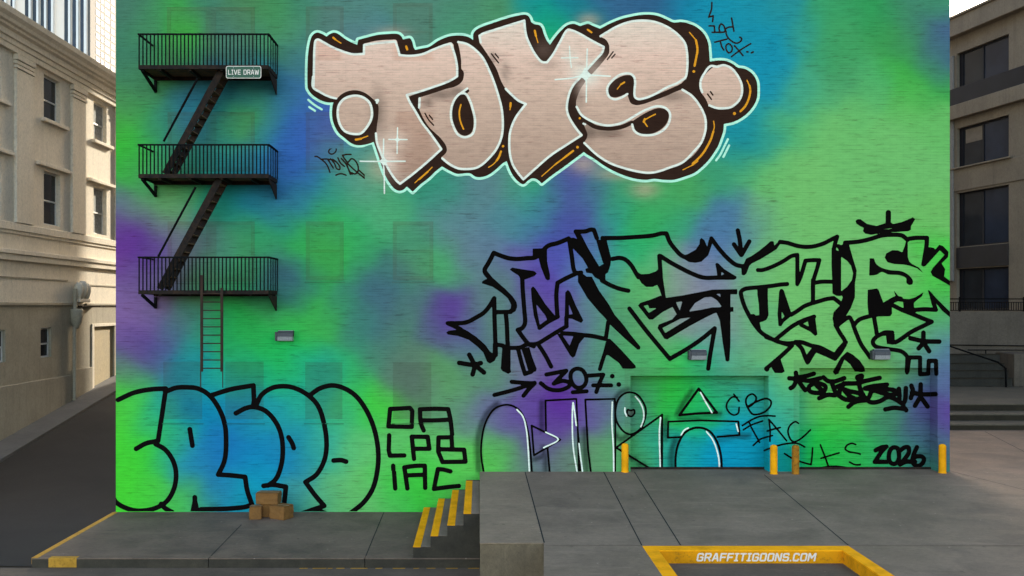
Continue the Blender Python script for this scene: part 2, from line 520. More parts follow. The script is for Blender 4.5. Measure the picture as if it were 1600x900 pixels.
def emit(fld, colfn, off, name, parent, run=48, where='wall'):
    """turn a field into one clean flat sheet: where='wall', the index of a loading door, or ('reveal', index)"""
    f = fld.f
    ny, nx = f.shape
    cx = np.arange(nx - 1) + fld.x0 + .5
    cy = np.arange(ny - 1) + fld.y0 + .5
    CX, CY = np.meshgrid(cx, cy)
    ok = (CX > WL + .3) & (CX < WR - .3) & (CY < np.where(CX > 752, 736.6, 799.2))
    if where == 'wall':
        for a, b, c in DOORS: ok &= ~((CX > a) & (CX < b) & (CY > c))
    elif isinstance(where, tuple):
        a, b, c = DOORS[where[1]]
        ok &= (CX > far_edge(b)) & (CX < b) & (CY > c)
    else:
        a, b, c = DOORS[where]
        ok &= (CX > a) & (CX < far_edge(b)) & (CY > c)
    verts, faces = polygonize(f, ok, fld.x0, fld.y0, run)
    if not faces: return None
    pv = np.array(verts, float)
    if isinstance(where, tuple):
        X = unproj(DOORS[where[1]][1], 0)[0] - off
        d = F * X / (pv[:, 0] - PX)
        co = np.stack([np.full(len(d), X), d - D0, H + (PY - pv[:, 1]) * d / F], 1)
    else:
        plane = 0.0 if where == 'wall' else REC
        x, z = unproj(pv[:, 0], pv[:, 1], plane)
        co = np.stack([x, np.full(len(x), plane - off), z], 1)
    me = bpy.data.meshes.new(name)
    me.from_pydata(co.tolist(), [], faces)
    setcol(me, colfn(pv[:, 0], pv[:, 1]))
    return link(name, me, M['paint'], parent)

def setcol(me, rgb):
    a = me.color_attributes.new('paint', 'FLOAT_COLOR', 'POINT')
    rgba = np.ones((len(me.vertices), 4), np.float32)
    rgba[:, :3] = np.clip(lin(rgb) * np.array([1.33, 0.985, 0.735]), 0.0015, 0.86)
    a.data.foreach_set('color', rgba.ravel())

def const(c):
    c = np.array(c, float)
    return lambda X, Y: np.tile(c, (len(X), 1))

# colours of the blended spray background, sampled over the wall (x y r g b, photo px / sRGB)
BG = """190 15 66 116 106;230 15 63 127 104;280 15 58 154 80;330 15 60 120 110;380 10 70 130 90;430 20 60 140 85;460 15 62 130 115;520 15 75 128 125;560 15 75 130 125;650 15 75 130 120;720 20 72 132 115;780 20 70 140 105;830 10 25 140 150;860 25 10 150 145;900 10 30 110 150;960 10 50 100 145;1020 10 45 95 140;1070 20 20 130 170;1130 20 20 140 175;1180 10 25 140 170;1230 10 35 140 155;1300 15 55 155 105;1360 10 45 150 90;1420 10 60 130 110;1475 10 60 140 110
200 60 60 125 105;235 45 62 138 92;290 50 52 178 60;340 60 65 120 115;375 60 66 128 110;410 60 66 130 112;440 60 70 150 85;465 90 60 120 135;560 50 82 122 140;600 60 70 128 140;650 40 75 130 120;720 50 65 145 115;780 50 70 140 105;850 50 25 160 115;862 62 40 170 100;905 40 25 140 125;1090 60 25 140 175;1130 90 20 140 178;1200 60 20 140 175;1200 100 20 140 178;1260 70 50 152 140;1320 60 60 155 100;1400 60 55 150 85;1440 70 60 140 95;1462 62 62 95 138;1480 60 70 80 150;1470 85 60 120 120;1480 90 60 90 140
195 100 60 122 105;195 140 65 135 95;230 130 65 133 98;265 100 60 140 90;310 130 45 105 140;350 145 35 108 142;400 110 50 125 135;420 135 40 120 150;455 130 60 115 170;475 160 55 110 175;470 60 70 128 125;1210 140 20 140 178;1250 140 55 155 145;1270 150 78 172 120;1310 130 68 152 108;1360 130 72 170 110;1420 120 55 168 72;1475 130 58 165 80;1300 90 60 155 100
190 180 72 150 80;205 205 55 182 60;230 185 58 150 100;260 200 50 125 130;300 190 45 115 155;340 195 42 145 145;375 200 60 160 90;395 190 68 156 88;420 210 45 125 150;445 200 45 100 180;470 215 48 92 180;500 190 60 95 180;520 205 72 88 172;530 235 65 130 150;560 245 75 145 135;575 265 82 155 130;1150 200 25 140 170;1160 230 25 135 145;1200 210 40 150 150;1230 200 85 176 112;1300 200 102 184 112;1400 200 102 184 112;1475 200 95 182 106;1420 160 85 180 95;1340 165 95 182 110
190 240 50 178 60;195 265 58 172 75;235 280 72 165 105;265 250 60 160 110;300 260 40 148 140;350 260 35 140 150;400 250 38 132 158;435 260 50 100 180;460 245 46 92 185;480 270 50 105 175;505 290 40 135 150;520 310 55 155 110;550 275 80 150 138;580 300 78 152 132;610 320 75 165 118;650 295 50 140 122;690 295 45 145 120;720 300 80 128 140;760 290 85 125 142;800 285 72 145 130;845 298 45 168 112;870 310 62 110 155;890 300 75 78 160;905 285 72 75 160;930 300 62 120 145;960 285 60 145 110;1000 300 62 158 105;1050 305 65 158 98;1080 290 70 160 95;1120 280 50 145 120;1150 265 70 165 120;1200 270 95 180 112;1250 270 105 185 112;1350 270 102 184 112;1460 270 102 184 112
185 320 92 115 140;195 345 100 75 150;205 365 88 45 150;225 375 85 42 148;240 400 82 62 150;220 325 88 155 112;250 335 95 158 112;285 310 92 170 112;270 370 115 125 150;300 375 105 130 155;330 330 40 155 130;360 310 28 140 150;390 300 30 115 170;400 340 40 140 140;430 320 45 100 170;470 320 45 120 165;330 380 80 142 145;380 370 52 160 105;410 375 50 160 95;450 350 42 145 110;480 370 50 168 85;510 355 50 168 85;545 350 52 165 110;600 330 72 165 122;645 370 62 152 120;690 340 85 132 142;740 350 85 130 148;795 345 72 130 150;840 330 60 140 150;855 345 62 112 160;890 342 70 62 155;875 360 65 65 160;920 350 72 105 162;960 345 40 155 130;1010 345 52 165 95;1060 345 50 160 112;1110 350 72 120 165;1145 345 68 112 165;1180 350 92 150 140;1200 350 102 180 118;1240 350 105 185 112;1350 340 105 185 112;1470 340 102 184 106
192 400 98 55 148;200 430 105 90 155;240 430 105 100 152;275 420 110 115 150;320 430 82 150 112;350 410 60 155 130;385 420 55 165 90;410 420 62 120 115;430 430 65 85 130;445 450 60 85 140;420 455 45 130 130;475 420 48 155 100;510 400 50 172 75;560 400 52 160 100;600 425 62 115 118;585 450 60 100 130;620 450 62 105 128;650 420 72 150 112;690 420 68 162 108;735 400 90 125 142;770 440 85 120 130;765 395 90 118 155;820 410 90 88 165;870 395 72 80 182;860 440 85 68 165;905 400 78 110 170;920 430 85 120 165;955 415 58 145 152;1000 395 38 170 110;985 440 80 165 115;1010 445 90 185 100;1045 430 118 155 140;1070 450 125 135 155;1100 420 110 125 165;1130 400 80 115 172;1125 450 122 130 160;1160 425 95 165 135;1190 420 105 182 115;1250 430 105 185 112;1400 430 105 185 112;1450 430 92 185 100;1470 400 65 195 75;1478 435 55 195 65
190 470 118 98 165;200 510 120 98 165;240 490 115 100 160;205 545 85 62 150;235 545 88 58 152;265 520 75 110 145;300 500 66 135 125;300 535 40 150 140;340 520 38 170 100;390 510 38 175 88;420 480 60 165 88;455 490 50 178 82;445 545 32 182 92;500 500 56 170 85;545 480 55 140 110;570 500 60 118 125;610 490 72 98 130;640 505 70 145 95;670 490 80 90 140;690 490 88 42 158;712 490 86 45 155;670 512 80 82 142;655 485 70 130 110;740 485 85 128 130;725 520 85 88 150;735 545 76 105 140;780 500 82 130 120;830 490 90 95 150;880 490 90 74 162;920 500 85 132 140;960 500 76 148 115;1000 500 76 152 105;1020 520 95 170 110;1060 500 125 140 152;1120 500 120 140 155;1135 530 105 150 150;1170 500 96 176 120;1300 510 105 185 112;1420 500 96 186 100;1455 475 70 192 75;1478 480 80 165 105;1478 510 80 132 150;1450 520 85 165 118;1478 550 80 125 158
186 570 100 118 122;190 595 68 192 68;215 590 60 192 85;205 570 90 95 140;230 565 88 68 152;260 575 45 130 162;300 580 24 140 166;335 590 30 160 170;370 570 38 172 112;390 595 28 160 140;430 575 34 180 100;470 590 34 165 140;510 590 36 158 138;560 580 46 172 105;600 555 70 120 120;620 580 85 120 115;655 590 95 112 132;640 570 82 128 100;690 570 80 160 90;725 575 85 130 120;700 600 85 155 100;760 580 85 140 116;820 570 100 110 146;870 560 95 80 152;920 570 85 125 140;960 560 76 160 110;1010 560 70 165 106;1060 565 55 188 85;1095 570 40 175 130;1130 560 76 155 150;1170 565 96 175 120;1250 570 105 185 112;1350 580 102 184 106;1420 565 88 165 120;1460 570 76 118 150;1478 590 80 95 152
186 640 74 202 58;215 640 62 195 85;250 640 32 155 160;310 640 14 130 182;380 640 24 130 180;430 640 30 152 170;480 640 36 165 150;540 640 56 176 120;585 630 58 205 62;620 640 76 182 85;660 635 86 140 112;700 640 86 150 112;740 650 95 120 142;780 650 95 95 155;830 640 90 70 156;880 630 84 42 152;920 640 95 88 160;960 640 86 120 132;1000 640 70 152 120;1045 620 45 190 70;1100 635 35 186 108;1140 610 50 170 130;1165 640 22 160 188;1190 620 50 160 160;1225 640 60 170 140;1230 600 90 180 120;1290 620 100 185 102;1320 645 70 195 78;1390 650 66 135 108;1440 640 76 82 142;1478 650 86 65 152;1350 620 95 180 100
188 700 64 206 58;230 710 60 202 62;260 690 45 180 110;285 710 34 135 185;350 700 25 115 186;400 720 18 132 192;450 700 25 125 182;480 690 34 150 165;515 700 60 172 150;560 700 92 190 116;620 700 90 188 112;680 700 90 190 106;740 700 86 190 92;765 725 76 190 80;800 725 90 140 118;850 690 90 72 152;850 725 92 115 125;890 715 92 125 115;930 710 90 150 112;980 710 76 165 106;1030 700 48 166 140;1070 710 20 160 176;1130 720 8 150 202;1180 710 10 150 200;1160 685 15 155 190;1225 710 14 148 158;1275 700 34 192 76;1335 705 45 182 85;1380 720 48 162 108;1430 720 58 130 120;1445 690 66 105 130;1475 725 56 132 116;1480 690 80 80 146
188 780 65 206 58;240 785 65 202 64;268 785 70 185 95;300 780 62 165 112;340 770 35 120 182;400 760 14 150 192;375 785 25 150 175;455 775 50 140 165;480 780 70 165 145;520 780 92 182 120;570 780 96 190 112;620 770 70 196 90;655 750 48 206 58;640 735 70 195 80;700 765 80 195 85;740 755 86 195 92"""
_bg = np.array([[float(q) for q in w.split()] for w in BG.replace('\n', ';').split(';') if w.strip()])
_bgl = lin(_bg[:, 2:]) ** 0.5
SHADOW = Field(181, 1484, -40, 800)        # soft grey drop strokes sprayed beside the block letters
HAZE = [(920, 32, 16, 10, .5), (1008, 296, 20, 12, .55), (912, 256, 22, 14, .6), (612, 52, 24, 10, .45), (600, 262, 26, 22, .55), (965, 272, 34, 9, .5), (1380, 445, 10, 12, .0)]
def mural(X, Y):
    X = np.asarray(X, float); Y = np.asarray(Y, float)
    out = np.empty((len(X), 3))
    Yc = np.clip(Y, -20, 800)
    # a little wander so that the sprayed blends have uneven edges
    wx = X + 6 * np.sin(Y * .043 + 1.3) * np.cos(X * .021) + 3 * np.sin(X * .11 + Y * .07)
    wy = Yc + 5 * np.sin(X * .037) * np.cos(Y * .05 + .6) + 3 * np.cos(X * .09 - Y * .12)
    for a in range(0, len(X), 4000):
        sl = slice(a, a + 4000)
        d2 = (wx[sl, None] - _bg[None, :, 0]) ** 2 + (wy[sl, None] - _bg[None, :, 1]) ** 2
        w = np.exp(-d2 / (2 * 23.0 ** 2)) + 1e-3 / (1 + d2 / 400.0) ** 2
        out[sl] = (w @ _bgl) / w.sum(1, keepdims=True)
    out = out ** 2
    for (hx, hy, rx, ry, k) in HAZE:
        g = k * np.exp(-((X - hx) / rx) ** 2 - ((Y - hy) / ry) ** 2)[:, None]
        out = out * (1 - g) + lin((176, 168, 150)) * g
    sh = np.clip(1 - (SHADOW.at(X, Y) + 3.0) / 5.0, 0, 1)[:, None]
    out = out * (1 - .70 * sh) + lin((40, 50, 60)) * .22 * sh
    s_ = np.where(out <= 0.0031308, out * 12.92, 1.055 * np.maximum(out, 1e-6) ** (1 / 2.4) - 0.055) * 255
    return s_
SHADOW.draw("""
s n 12 | 170,378 105,440 55,540 30,680 40,850
s n 10 | 492,362 490,470 492,560
s n 10 | 800,560 805,700 815,850
s n 9 | 500,690 515,760 520,850 ; 440,775 520,745
s n 9 | 1115,270 1060,290 1020,340
s o 10 | 700,128 640,210 575,320 ; 590,355 760,352 955,332
s o 9 | 470,380 462,470 470,560 ; 950,560 1080,545 1220,520
s o 11 | 560,560 525,640 515,740 520,830
s o 10 | 150,722 230,780 300,825 ; 10,520 60,560 120,520
""")
LAYERS = []          # (field, colour function) in the order they were sprayed
def wall_colour(X, Y):
    c = mural(X, Y)
    for f, fn in LAYERS:
        m = f.at(X, Y) < 0
        if m.any(): c[m] = fn(X[m], Y[m])
    return c

GLYPH = {
 'G': (4, '4,5 3.4,6 .6,6 0,5.4 0,.6 .6,0 3.4,0 4,.6 4,2.9 2.3,2.9'), 'R': (4, '0,0 0,6 3.4,6 4,5.4 4,3.4 3.4,2.7 0,2.7;2.3,2.7 4,0'),
 'A': (4.2, '0,0 1.7,6 2.5,6 4.2,0;.7,1.9 3.5,1.9'), 'F': (3.7, '0,0 0,6 3.8,6;0,2.9 3.3,2.9'), 'I': (2.2, '0,0 2.2,0;1.1,0 1.1,6;0,6 2.2,6'),
 'T': (3.8, '0,6 3.8,6;1.9,6 1.9,0'), 'O': (4, '.6,0 3.4,0 4,.6 4,5.4 3.4,6 .6,6 0,5.4 0,.6 .6,0'), 'N': (4, '0,0 0,6 .5,6 3.5,0 4,0 4,6'),
 'S': (3.9, '3.9,5.1 3.4,6 .5,6 0,5.5 0,3.5 .5,3 3.4,3 3.9,2.5 3.9,.5 3.4,0 .5,0 0,.9'), '.': (.3, '.1,0 .2,0'), 'C': (3.8, '3.8,5 3.3,6 .6,6 0,5.4 0,.6 .6,0 3.3,0 3.8,1'),
 'M': (5, '0,0 0,6 .5,6 2.5,2.2 4.5,6 5,6 5,0'), 'L': (3.4, '0,6 0,0 3.4,0'), 'V': (4.2, '0,6 1.9,0 2.3,0 4.2,6'), 'E': (3.6, '3.7,6 0,6 0,0 3.7,0;0,3 3.2,3'),
 'D': (4, '0,0 0,6 3.2,6 4,5.2 4,.8 3.2,0 0,0'), 'W': (5.8, '0,6 1,0 1.5,0 2.7,5 3.1,5 4.3,0 4.8,0 5.8,6'), ' ': (1.8, ''),
}
def lettering(name, text, width, cap, shear, mat, parent, org, stroke=1.35, gap=2.0):
    """squared block capitals as one flat sheet standing in the XZ plane, centred on org (world)"""
    tot = sum(GLYPH[c][0] + gap for c in text) - gap
    K = 10
    fld = Field(-12, int(tot * K) + 12, -12, 6 * K + 12)
    x = 0.0
    for c in text:
        w, st_ = GLYPH[c]
        for pt in st_.split(';'):
            if pt: fld.stroke(np.array([[(x + float(q.split(',')[0])) * K, (6 - float(q.split(',')[1])) * K] for q in pt.split()]), stroke * K)
        x += w + gap
    verts, faces = polygonize(fld.f, np.ones((fld.f.shape[0] - 1, fld.f.shape[1] - 1), bool), fld.x0, fld.y0, 400)
    pv = np.array(verts, float) / K
    sx, sz = width / (tot + stroke), cap / (6 + stroke)
    co = np.stack([(pv[:, 0] - tot / 2) * sx + shear * (3 - pv[:, 1]) * sz + org[0], np.full(len(pv), org[1]), (3 - pv[:, 1]) * sz + org[2]], 1)
    me = bpy.data.meshes.new(name)
    me.from_pydata(co.tolist(), [], faces)
    return link(name, me, mat, parent)
# ================================================================ lettering across the top
TB = (465, 1200, 8, 315)
body = Field(*TB).draw("""
P A | 137,900 140,600 160,450 185,375 230,340 290,355 335,382c 370,355 415,340 450,350 520,400 590,440 655,468c 665,415c 760,390 860,365 960,355 1080,355 1115,380 1130,412c 1160,405 1205,400 1225,430 1245,500 1260,520c 1330,505 1400,490 1500,425 1567,395 1620,378 1693,370 1780,376 1830,395 1862,418c 1865,350 1897,310 1967,275 2067,240 2187,200 2317,165 2412,155 2447,180 2467,232c 2497,250 2557,265 2577,290 2597,350 2627,420 2662,468c 2717,390 2797,300 2847,262 2907,248 2977,272c 3027,255 3060,249 3110,270 3185,300c 3280,250 3400,200 3500,175 3620,155 3730,155 3800,170 3880,205 3950,235 4030,230 4120,250 4200,290 4270,360 4310,450 4320,540 4327,642c 4413,630 4493,635 4563,665 4623,705 4683,715 4743,745 4793,800 4818,860 4823,930 4818,1020 4783,1100 4723,1175 4653,1230 4573,1270 4473,1292c 4468,1360 4443,1440 4413,1520 4370,1590 4310,1673 4240,1743 4170,1798 4070,1838 3950,1873 3850,1873 3750,1863 3660,1873 3560,1863 3450,1833 3340,1788 3230,1728 3130,1658 3040,1603 3015,1583c 2947,1633 2800,1743 2667,1838 2577,1911c 2527,1868 2477,1858 2437,1878 2387,1918 2347,1903 2287,1843 2247,1773 2212,1678c 2167,1703 2107,1758 2027,1818 1947,1845 1887,1841 1837,1808 1797,1803 1697,1811 1637,1788 1537,1733c 1467,1788 1400,1853 1310,1923 1232,1998c 1190,1958 1170,1943c 1140,1973 1095,1988 1045,1968 990,1903 950,1833 910,1733 875,1623 845,1533 823,1471c 760,1490 700,1510 640,1508 590,1490 545,1455 520,1435 470,1395 430,1335 400,1250 392,1170 400,1090 408,1066c 360,1068 300,1055 230,1020 170,970 140,920
""")
fill = body.like().draw("""
P A | 190,900 195,700 200,500 210,420 236,402 290,430 400,490 500,530 600,560 680,573 728,572c 722,455c 860,425 1000,415 1060,418 1078,470 1092,587c 1200,590 1330,570 1450,520 1557,465 1632,442 1657,465c 1672,570 1692,690 1704,800c 1647,830 1547,880 1467,912 1300,965 1193,1005c 1215,1070 1260,1160 1330,1280 1400,1370 1480,1480 1541,1554c 1400,1683 1250,1813 1140,1898 1100,1928c 1060,1888 1000,1803 940,1693 900,1593 860,1483 842,1373c 860,1200 700,1100 440,1035c 360,1005 270,960 185,908c
P D | 228,428c 330,450 430,520 510,610 560,720 620,850 680,1040 705,1140 715,1250 712,1370 690,1460 640,1573 560,1663 480,1733 420,1763 340,1773 250,1768 170,1738 110,1698 63,1640c 118,1583 115,1525 60,1443 -67,1320 -137,1205 -173,1110 -177,1020c -17,970 120,925 200,905 260,870 292,825 296,745 275,720 270,620 245,480
P D | 450,365c 500,340 600,310 750,260 930,205c 940,260 950,360 985,460 1040,560 1110,640 1165,660c 1230,570 1300,440 1380,305c 1420,305 1500,345 1613,410 1763,480c 1753,545 1683,620 1593,720 1500,830 1463,870 1418,950 1388,1050 1381,1130 1398,1200 1443,1280 1493,1350 1540,1410c 1400,1498 1200,1633 1050,1763 920,1881c 860,1813 800,1723 770,1613 760,1500 765,1400 785,1320 830,1220 890,1140 960,1085c 870,1055 790,990 728,918c 690,850 640,720 580,620 520,530 470,470
P G | 380,380c 450,330 560,265 680,220 800,203 920,210 1020,240 1120,290 1210,360 1275,440 1300,540 1305,680 1290,790 1275,825c 1240,860 1235,930c 1340,990 1420,1080 1470,1170 1492,1250 1490,1360 1450,1483 1370,1603 1250,1693 1100,1758 1000,1793 900,1811 780,1798 620,1758 480,1708 350,1623 215,1488c 245,1440 252,1400 220,1320 140,1180 128,1090 150,1000 180,930 235,835 330,740 465,570 480,500 470,450 440,410
P J | 490,870 530,800 590,730 660,685 740,673 820,705 880,770 920,840 940,900 935,990 900,1060 820,1125 740,1140 660,1135 580,1095c 545,1020 500,960 487,910
""")
over = body.like().draw("""
P B | 620,140 720,160 800,215 870,290 874,400 858,530 848,640 820,680 700,712 640,710 590,690 520,635 430,535 392,390 430,250 510,170
P E | 180,330 210,240 270,180 310,190 350,260 380,350 400,440 395,540 370,590 310,615 250,590 205,520 178,430
s E 4.5 | 300,185 340,145
P Hc | 1290,10c 1240,62 1100,130 950,195 850,232 770,242 738,212 738,130 735,30 720,-10 680,-18 620,-10 550,25 490,80 468,140 485,200 540,215 610,198 668,168c 680,220 705,275 760,296 830,285 950,245 1080,197 1160,160 1240,130c 1310,100
s Hc 6.5 | 150,395 230,455 330,520 470,540 600,525 715,478
P Hc | 695,480c 800,410 900,355 1000,325 1070,345 1100,390 1090,460 1040,530 960,580 880,600 800,590 745,550 715,500
s G 7.5 | 455,480 452,550 400,620 300,735
s Hc 7.5 | 205,45 150,130 115,230 110,300 150,400
p Hc | 75,300 130,300 160,400 230,470 215,500 240,560 250,600 240,650 215,690 150,640 205,610 150,540 100,440
p D | 420,380 455,440 480,470 540,560 600,660 660,780 700,890 735,920 700,920 640,880 590,760 540,650 500,600 450,540 420,500
s B 2.3 | 1360,380 1400,450 1450,505 ; 1405,400 1440,445
s D 2.3 | 585,560 660,655 ; 625,560 660,605
s G 2.3 | 520,540 460,620 ; 540,565 505,605
s K 2.5 | 570,180 610,235 ; 600,155 625,190
""")
ball = body.like().draw("P B | 625,187 720,205 795,270 822,370 810,450 760,540 690,602 600,605 520,575 465,500 440,390 455,290 520,215")
white = body.like().draw("""
s A 3.6 | 200,900 205,700 210,500 222,425 245,412 300,440 400,495 500,535 600,565 680,565 725,562c 727,470c 860,450 1000,438 1050,432c 1075,500 1095,575c 1200,583 1330,566 1450,516 1557,474 1630,455c 1672,580 1693,690 1695,795c 1640,830 1547,872 1450,905 1300,955 1170,990c 1200,1060 1260,1160 1330,1280 1400,1370 1480,1480 1530,1554c 1400,1673 1250,1800 1100,1915c 1060,1878 1000,1793 940,1683 900,1593 860,1483 850,1390
s B 3.6 | 195,0 195,108 270,160 360,205 435,225 ; 850,245 872,242 860,270
s B 3.6 | 1305,225 1300,320
S B 3.8 | 625,198 715,215 785,275 808,370 798,445 750,530 690,590 600,593 525,565 475,495 452,390 465,295 525,227
s D 3.6 | 240,438 330,460 430,530 500,610 560,730 610,850 670,1040 693,1140 703,1250 700,1370 680,1460 630,1563 555,1653 480,1720 420,1750 340,1761 250,1756 180,1728 120,1688 75,1650
S E 3.6 | 168,330 200,240 262,175 320,180 365,255 395,350 415,440 410,540 385,600 310,630 240,605 192,525 165,430
s E 3.6 | 262,175 335,122
s D 3.6 | 475,440 462,375c 500,350 600,318 750,270 928,215c 935,300 950,380 985,465 1040,565 1110,645 1165,650c 1230,565 1300,440 1380,312 1430,320 1500,350 1613,415 1755,490c 1740,545 1675,620 1585,720 1490,830 1450,870 1405,950 1378,1050 1370,1130 1385,1200 1433,1290 1483,1360 1525,1408c 1400,1488 1200,1620 1050,1750 918,1868c 868,1808 810,1718 780,1613 772,1500 777,1400 797,1320 842,1220 900,1140 945,1083c 870,1050 790,980 735,925
s G 3.6 | 388,378 450,340 560,277 680,232 800,215 920,222 1020,252 1115,300 1200,368 1264,445 1288,540 1293,680 1280,790 1268,815c 1180,870 1090,905 950,983 850,1022 780,1032 748,1010 743,940 750,860 738,800 700,770 650,765 580,785 510,840 465,900 457,950 480,1010 540,1035 610,1015 668,980
s Hc 3.6 | 140,312 190,395 290,460 420,503 520,503 640,468 760,398 880,335 980,307 1060,322 1110,375 1107,460 1060,540 970,595 870,610 785,597 735,555 718,498
s Hc 3.6 | 1240,135 1335,195 1410,285 1460,375 1482,450 1480,560 1440,680 1365,773 1245,890 1100,948 1000,983 900,1000 780,987 620,947 485,897 355,815 220,690
s Hc 3.2 | 210,488 228,496
s K 3.6 | 515,160 498,110 500,40 540,-40 600,-110 670,-105 740,-120 815,-90 870,-30 910,40 928,100 923,190 890,255 815,315 740,328 665,325 588,297
""")
for f_ in (body, fill, over, ball, white): f_.f = f_.f.astype(np.float32)
halo = body.like().draw("""
s B 3.4 | 145,240 205,290 285,340 ; 155,315 215,355
s K 3.4 | 782,650 740,735 700,815 660,870 ; 795,715 735,835
""")
halo.f = np.minimum(halo.f, np.maximum(body.f - 4.0, -(body.f + 1.0)))
orange = body.like().draw("""
s A 3.2 | 405,392 425,410
s A 1.8 | 425,412 485,450
s A 3.4 | 1165,485 1175,515
s B 3.4 | 640,655 695,645
s B 1.8 | 690,645 765,617
s Cc 2.8 | 1300,535 1350,490 1390,455
s Cc 1.6 | 1255,572 1300,530 ; 1390,455 1435,408
s D 3.2 | 1037,320 1050,375
s D 1.6 | 1050,375 1070,445
s E 2.4 | 268,288 252,360 255,430 268,480 295,545
s E 3.4 | 786,275 783,310
s E 1.6 | 783,310 778,345
s Fc 3.2 | 685,245 665,300 640,340
s Fc 1.6 | 640,342 600,382 555,410
d Fc 4 | 707,190
s Fc 3.2 | 1437,238 1350,305
s Fc 2.4 | 1350,305 1250,380
s Fc 1.5 | 1250,380 1110,503
d Fc 4.4 | 1482,200
s G 3 | 255,310 295,338
s G 1.8 | 1315,338 1380,415
s G 3.4 | 1383,420 1398,520 1385,600 1368,685
d G 4.4 | 1360,745
s Hc 2.6 | 638,57 600,80
s Hc 1.5 | 600,80 562,130
s Hc 2 | 960,390 900,420 845,460 875,518
s Hc 3.4 | 850,440 838,470
d Hc 3.6 | 172,433
s K 1.8 | 632,462 640,520 630,570
s K 3.2 | 630,570 605,650 570,720 520,800 470,855 415,905
s I 2.4 | 1400,345 1340,390
s I 1.5 | 1340,390 1245,437
s K 1.8 | 980,35 1005,90
s K 3.2 | 1008,95 1015,150 995,240 960,310 912,360
d K 4.8 | 850,383
""")
spark = body.like().draw("""
s B 2.2 | 685,880 800,882 1155,880 ; 930,650 928,780 925,880 935,1000 938,1215
S B 4.2 | 930,860 950,880 930,900 910,880
p B | 930,820 950,862 990,880 950,898 930,940 910,898 870,880 910,862
s B 2 | 982,652 1175,655 ; 1075,530 1072,660 1070,800
p B | 1073,615 1085,642 1115,655 1085,668 1073,690 1060,668 1040,655 1060,642
s G 2.2 | -85,830 80,815 230,785 490,795 ; 250,510 245,700 242,900 240,1065
p G | 225,700 262,750 300,785 262,810 240,850 205,815 150,800 195,765
s G 1.8 | -20,605 70,603 155,603 ; 65,480 72,600 85,705
""")
# what was sprayed last wins
fillF = body.like(); fillF.f = np.minimum(np.maximum(fill.f, -over.f), ball.f)
blackF = body.like(); blackF.f = np.maximum(np.minimum(np.maximum(body.f, -fill.f), over.f), -ball.f)
SOFT = [(590, 175, 10, 34, .5), (690, 148, 22, 8, .55), (715, 142, 10, 8, .5), (920, 205, 10, 14, .55), (950, 208, 26, 7, .5), (905, 150, 8, 20, .4), (1050, 150, 26, 9, .45),
        (770, 90, 6, 10, .4), (790, 112, 6, 16, .4), (980, 145, 8, 14, .2), (668, 160, 8, 8, .5), (855, 100, 22, 8, .2)]
GLOW = [(599, 252, 24, 24, .6), (621, 218, 16, 16, .35), (915, 119, 26, 22, .7), (890, 90, 14, 14, .3), (592, 236, 10, 30, .3)]
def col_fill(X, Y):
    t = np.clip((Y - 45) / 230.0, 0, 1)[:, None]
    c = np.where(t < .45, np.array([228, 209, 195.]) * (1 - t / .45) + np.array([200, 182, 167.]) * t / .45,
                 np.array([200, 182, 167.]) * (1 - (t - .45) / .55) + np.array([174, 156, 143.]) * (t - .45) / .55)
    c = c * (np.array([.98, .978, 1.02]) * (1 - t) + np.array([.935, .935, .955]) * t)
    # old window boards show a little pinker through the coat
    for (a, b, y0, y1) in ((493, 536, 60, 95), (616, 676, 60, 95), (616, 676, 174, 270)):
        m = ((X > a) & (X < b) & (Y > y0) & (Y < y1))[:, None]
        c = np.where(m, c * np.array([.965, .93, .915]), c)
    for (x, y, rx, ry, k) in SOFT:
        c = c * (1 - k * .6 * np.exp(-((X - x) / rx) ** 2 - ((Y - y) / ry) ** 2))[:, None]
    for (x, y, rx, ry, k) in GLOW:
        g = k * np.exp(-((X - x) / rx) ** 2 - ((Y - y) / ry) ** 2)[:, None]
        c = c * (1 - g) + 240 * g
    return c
def col_dark(X, Y):
    c = np.tile(np.array([46, 34, 29.]), (len(X), 1))
    for (x, y, rx, ry, k) in ((928, 108, 24, 26, .75), (912, 138, 12, 20, .8), (599, 255, 26, 34, .5), (850, 78, 18, 16, .25)):
        g = k * np.exp(-((X - x) / rx) ** 2 - ((Y - y) / ry) ** 2)[:, None]
        c = c * (1 - g) + np.array([176, 166, 162.]) * g
    return c
PIECES = [
 ('graffiti', 'huge beige block lettering with dark brown outline and pale cyan halo across the top of the wall', [
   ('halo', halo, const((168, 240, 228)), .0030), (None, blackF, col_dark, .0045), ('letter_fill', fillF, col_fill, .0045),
   ('highlight', white, const((255, 232, 234)), .0065), ('accent', orange, const((230, 152, 40)), .0065), ('sparkle', spark, const((255, 236, 238)), .0085)]),
]
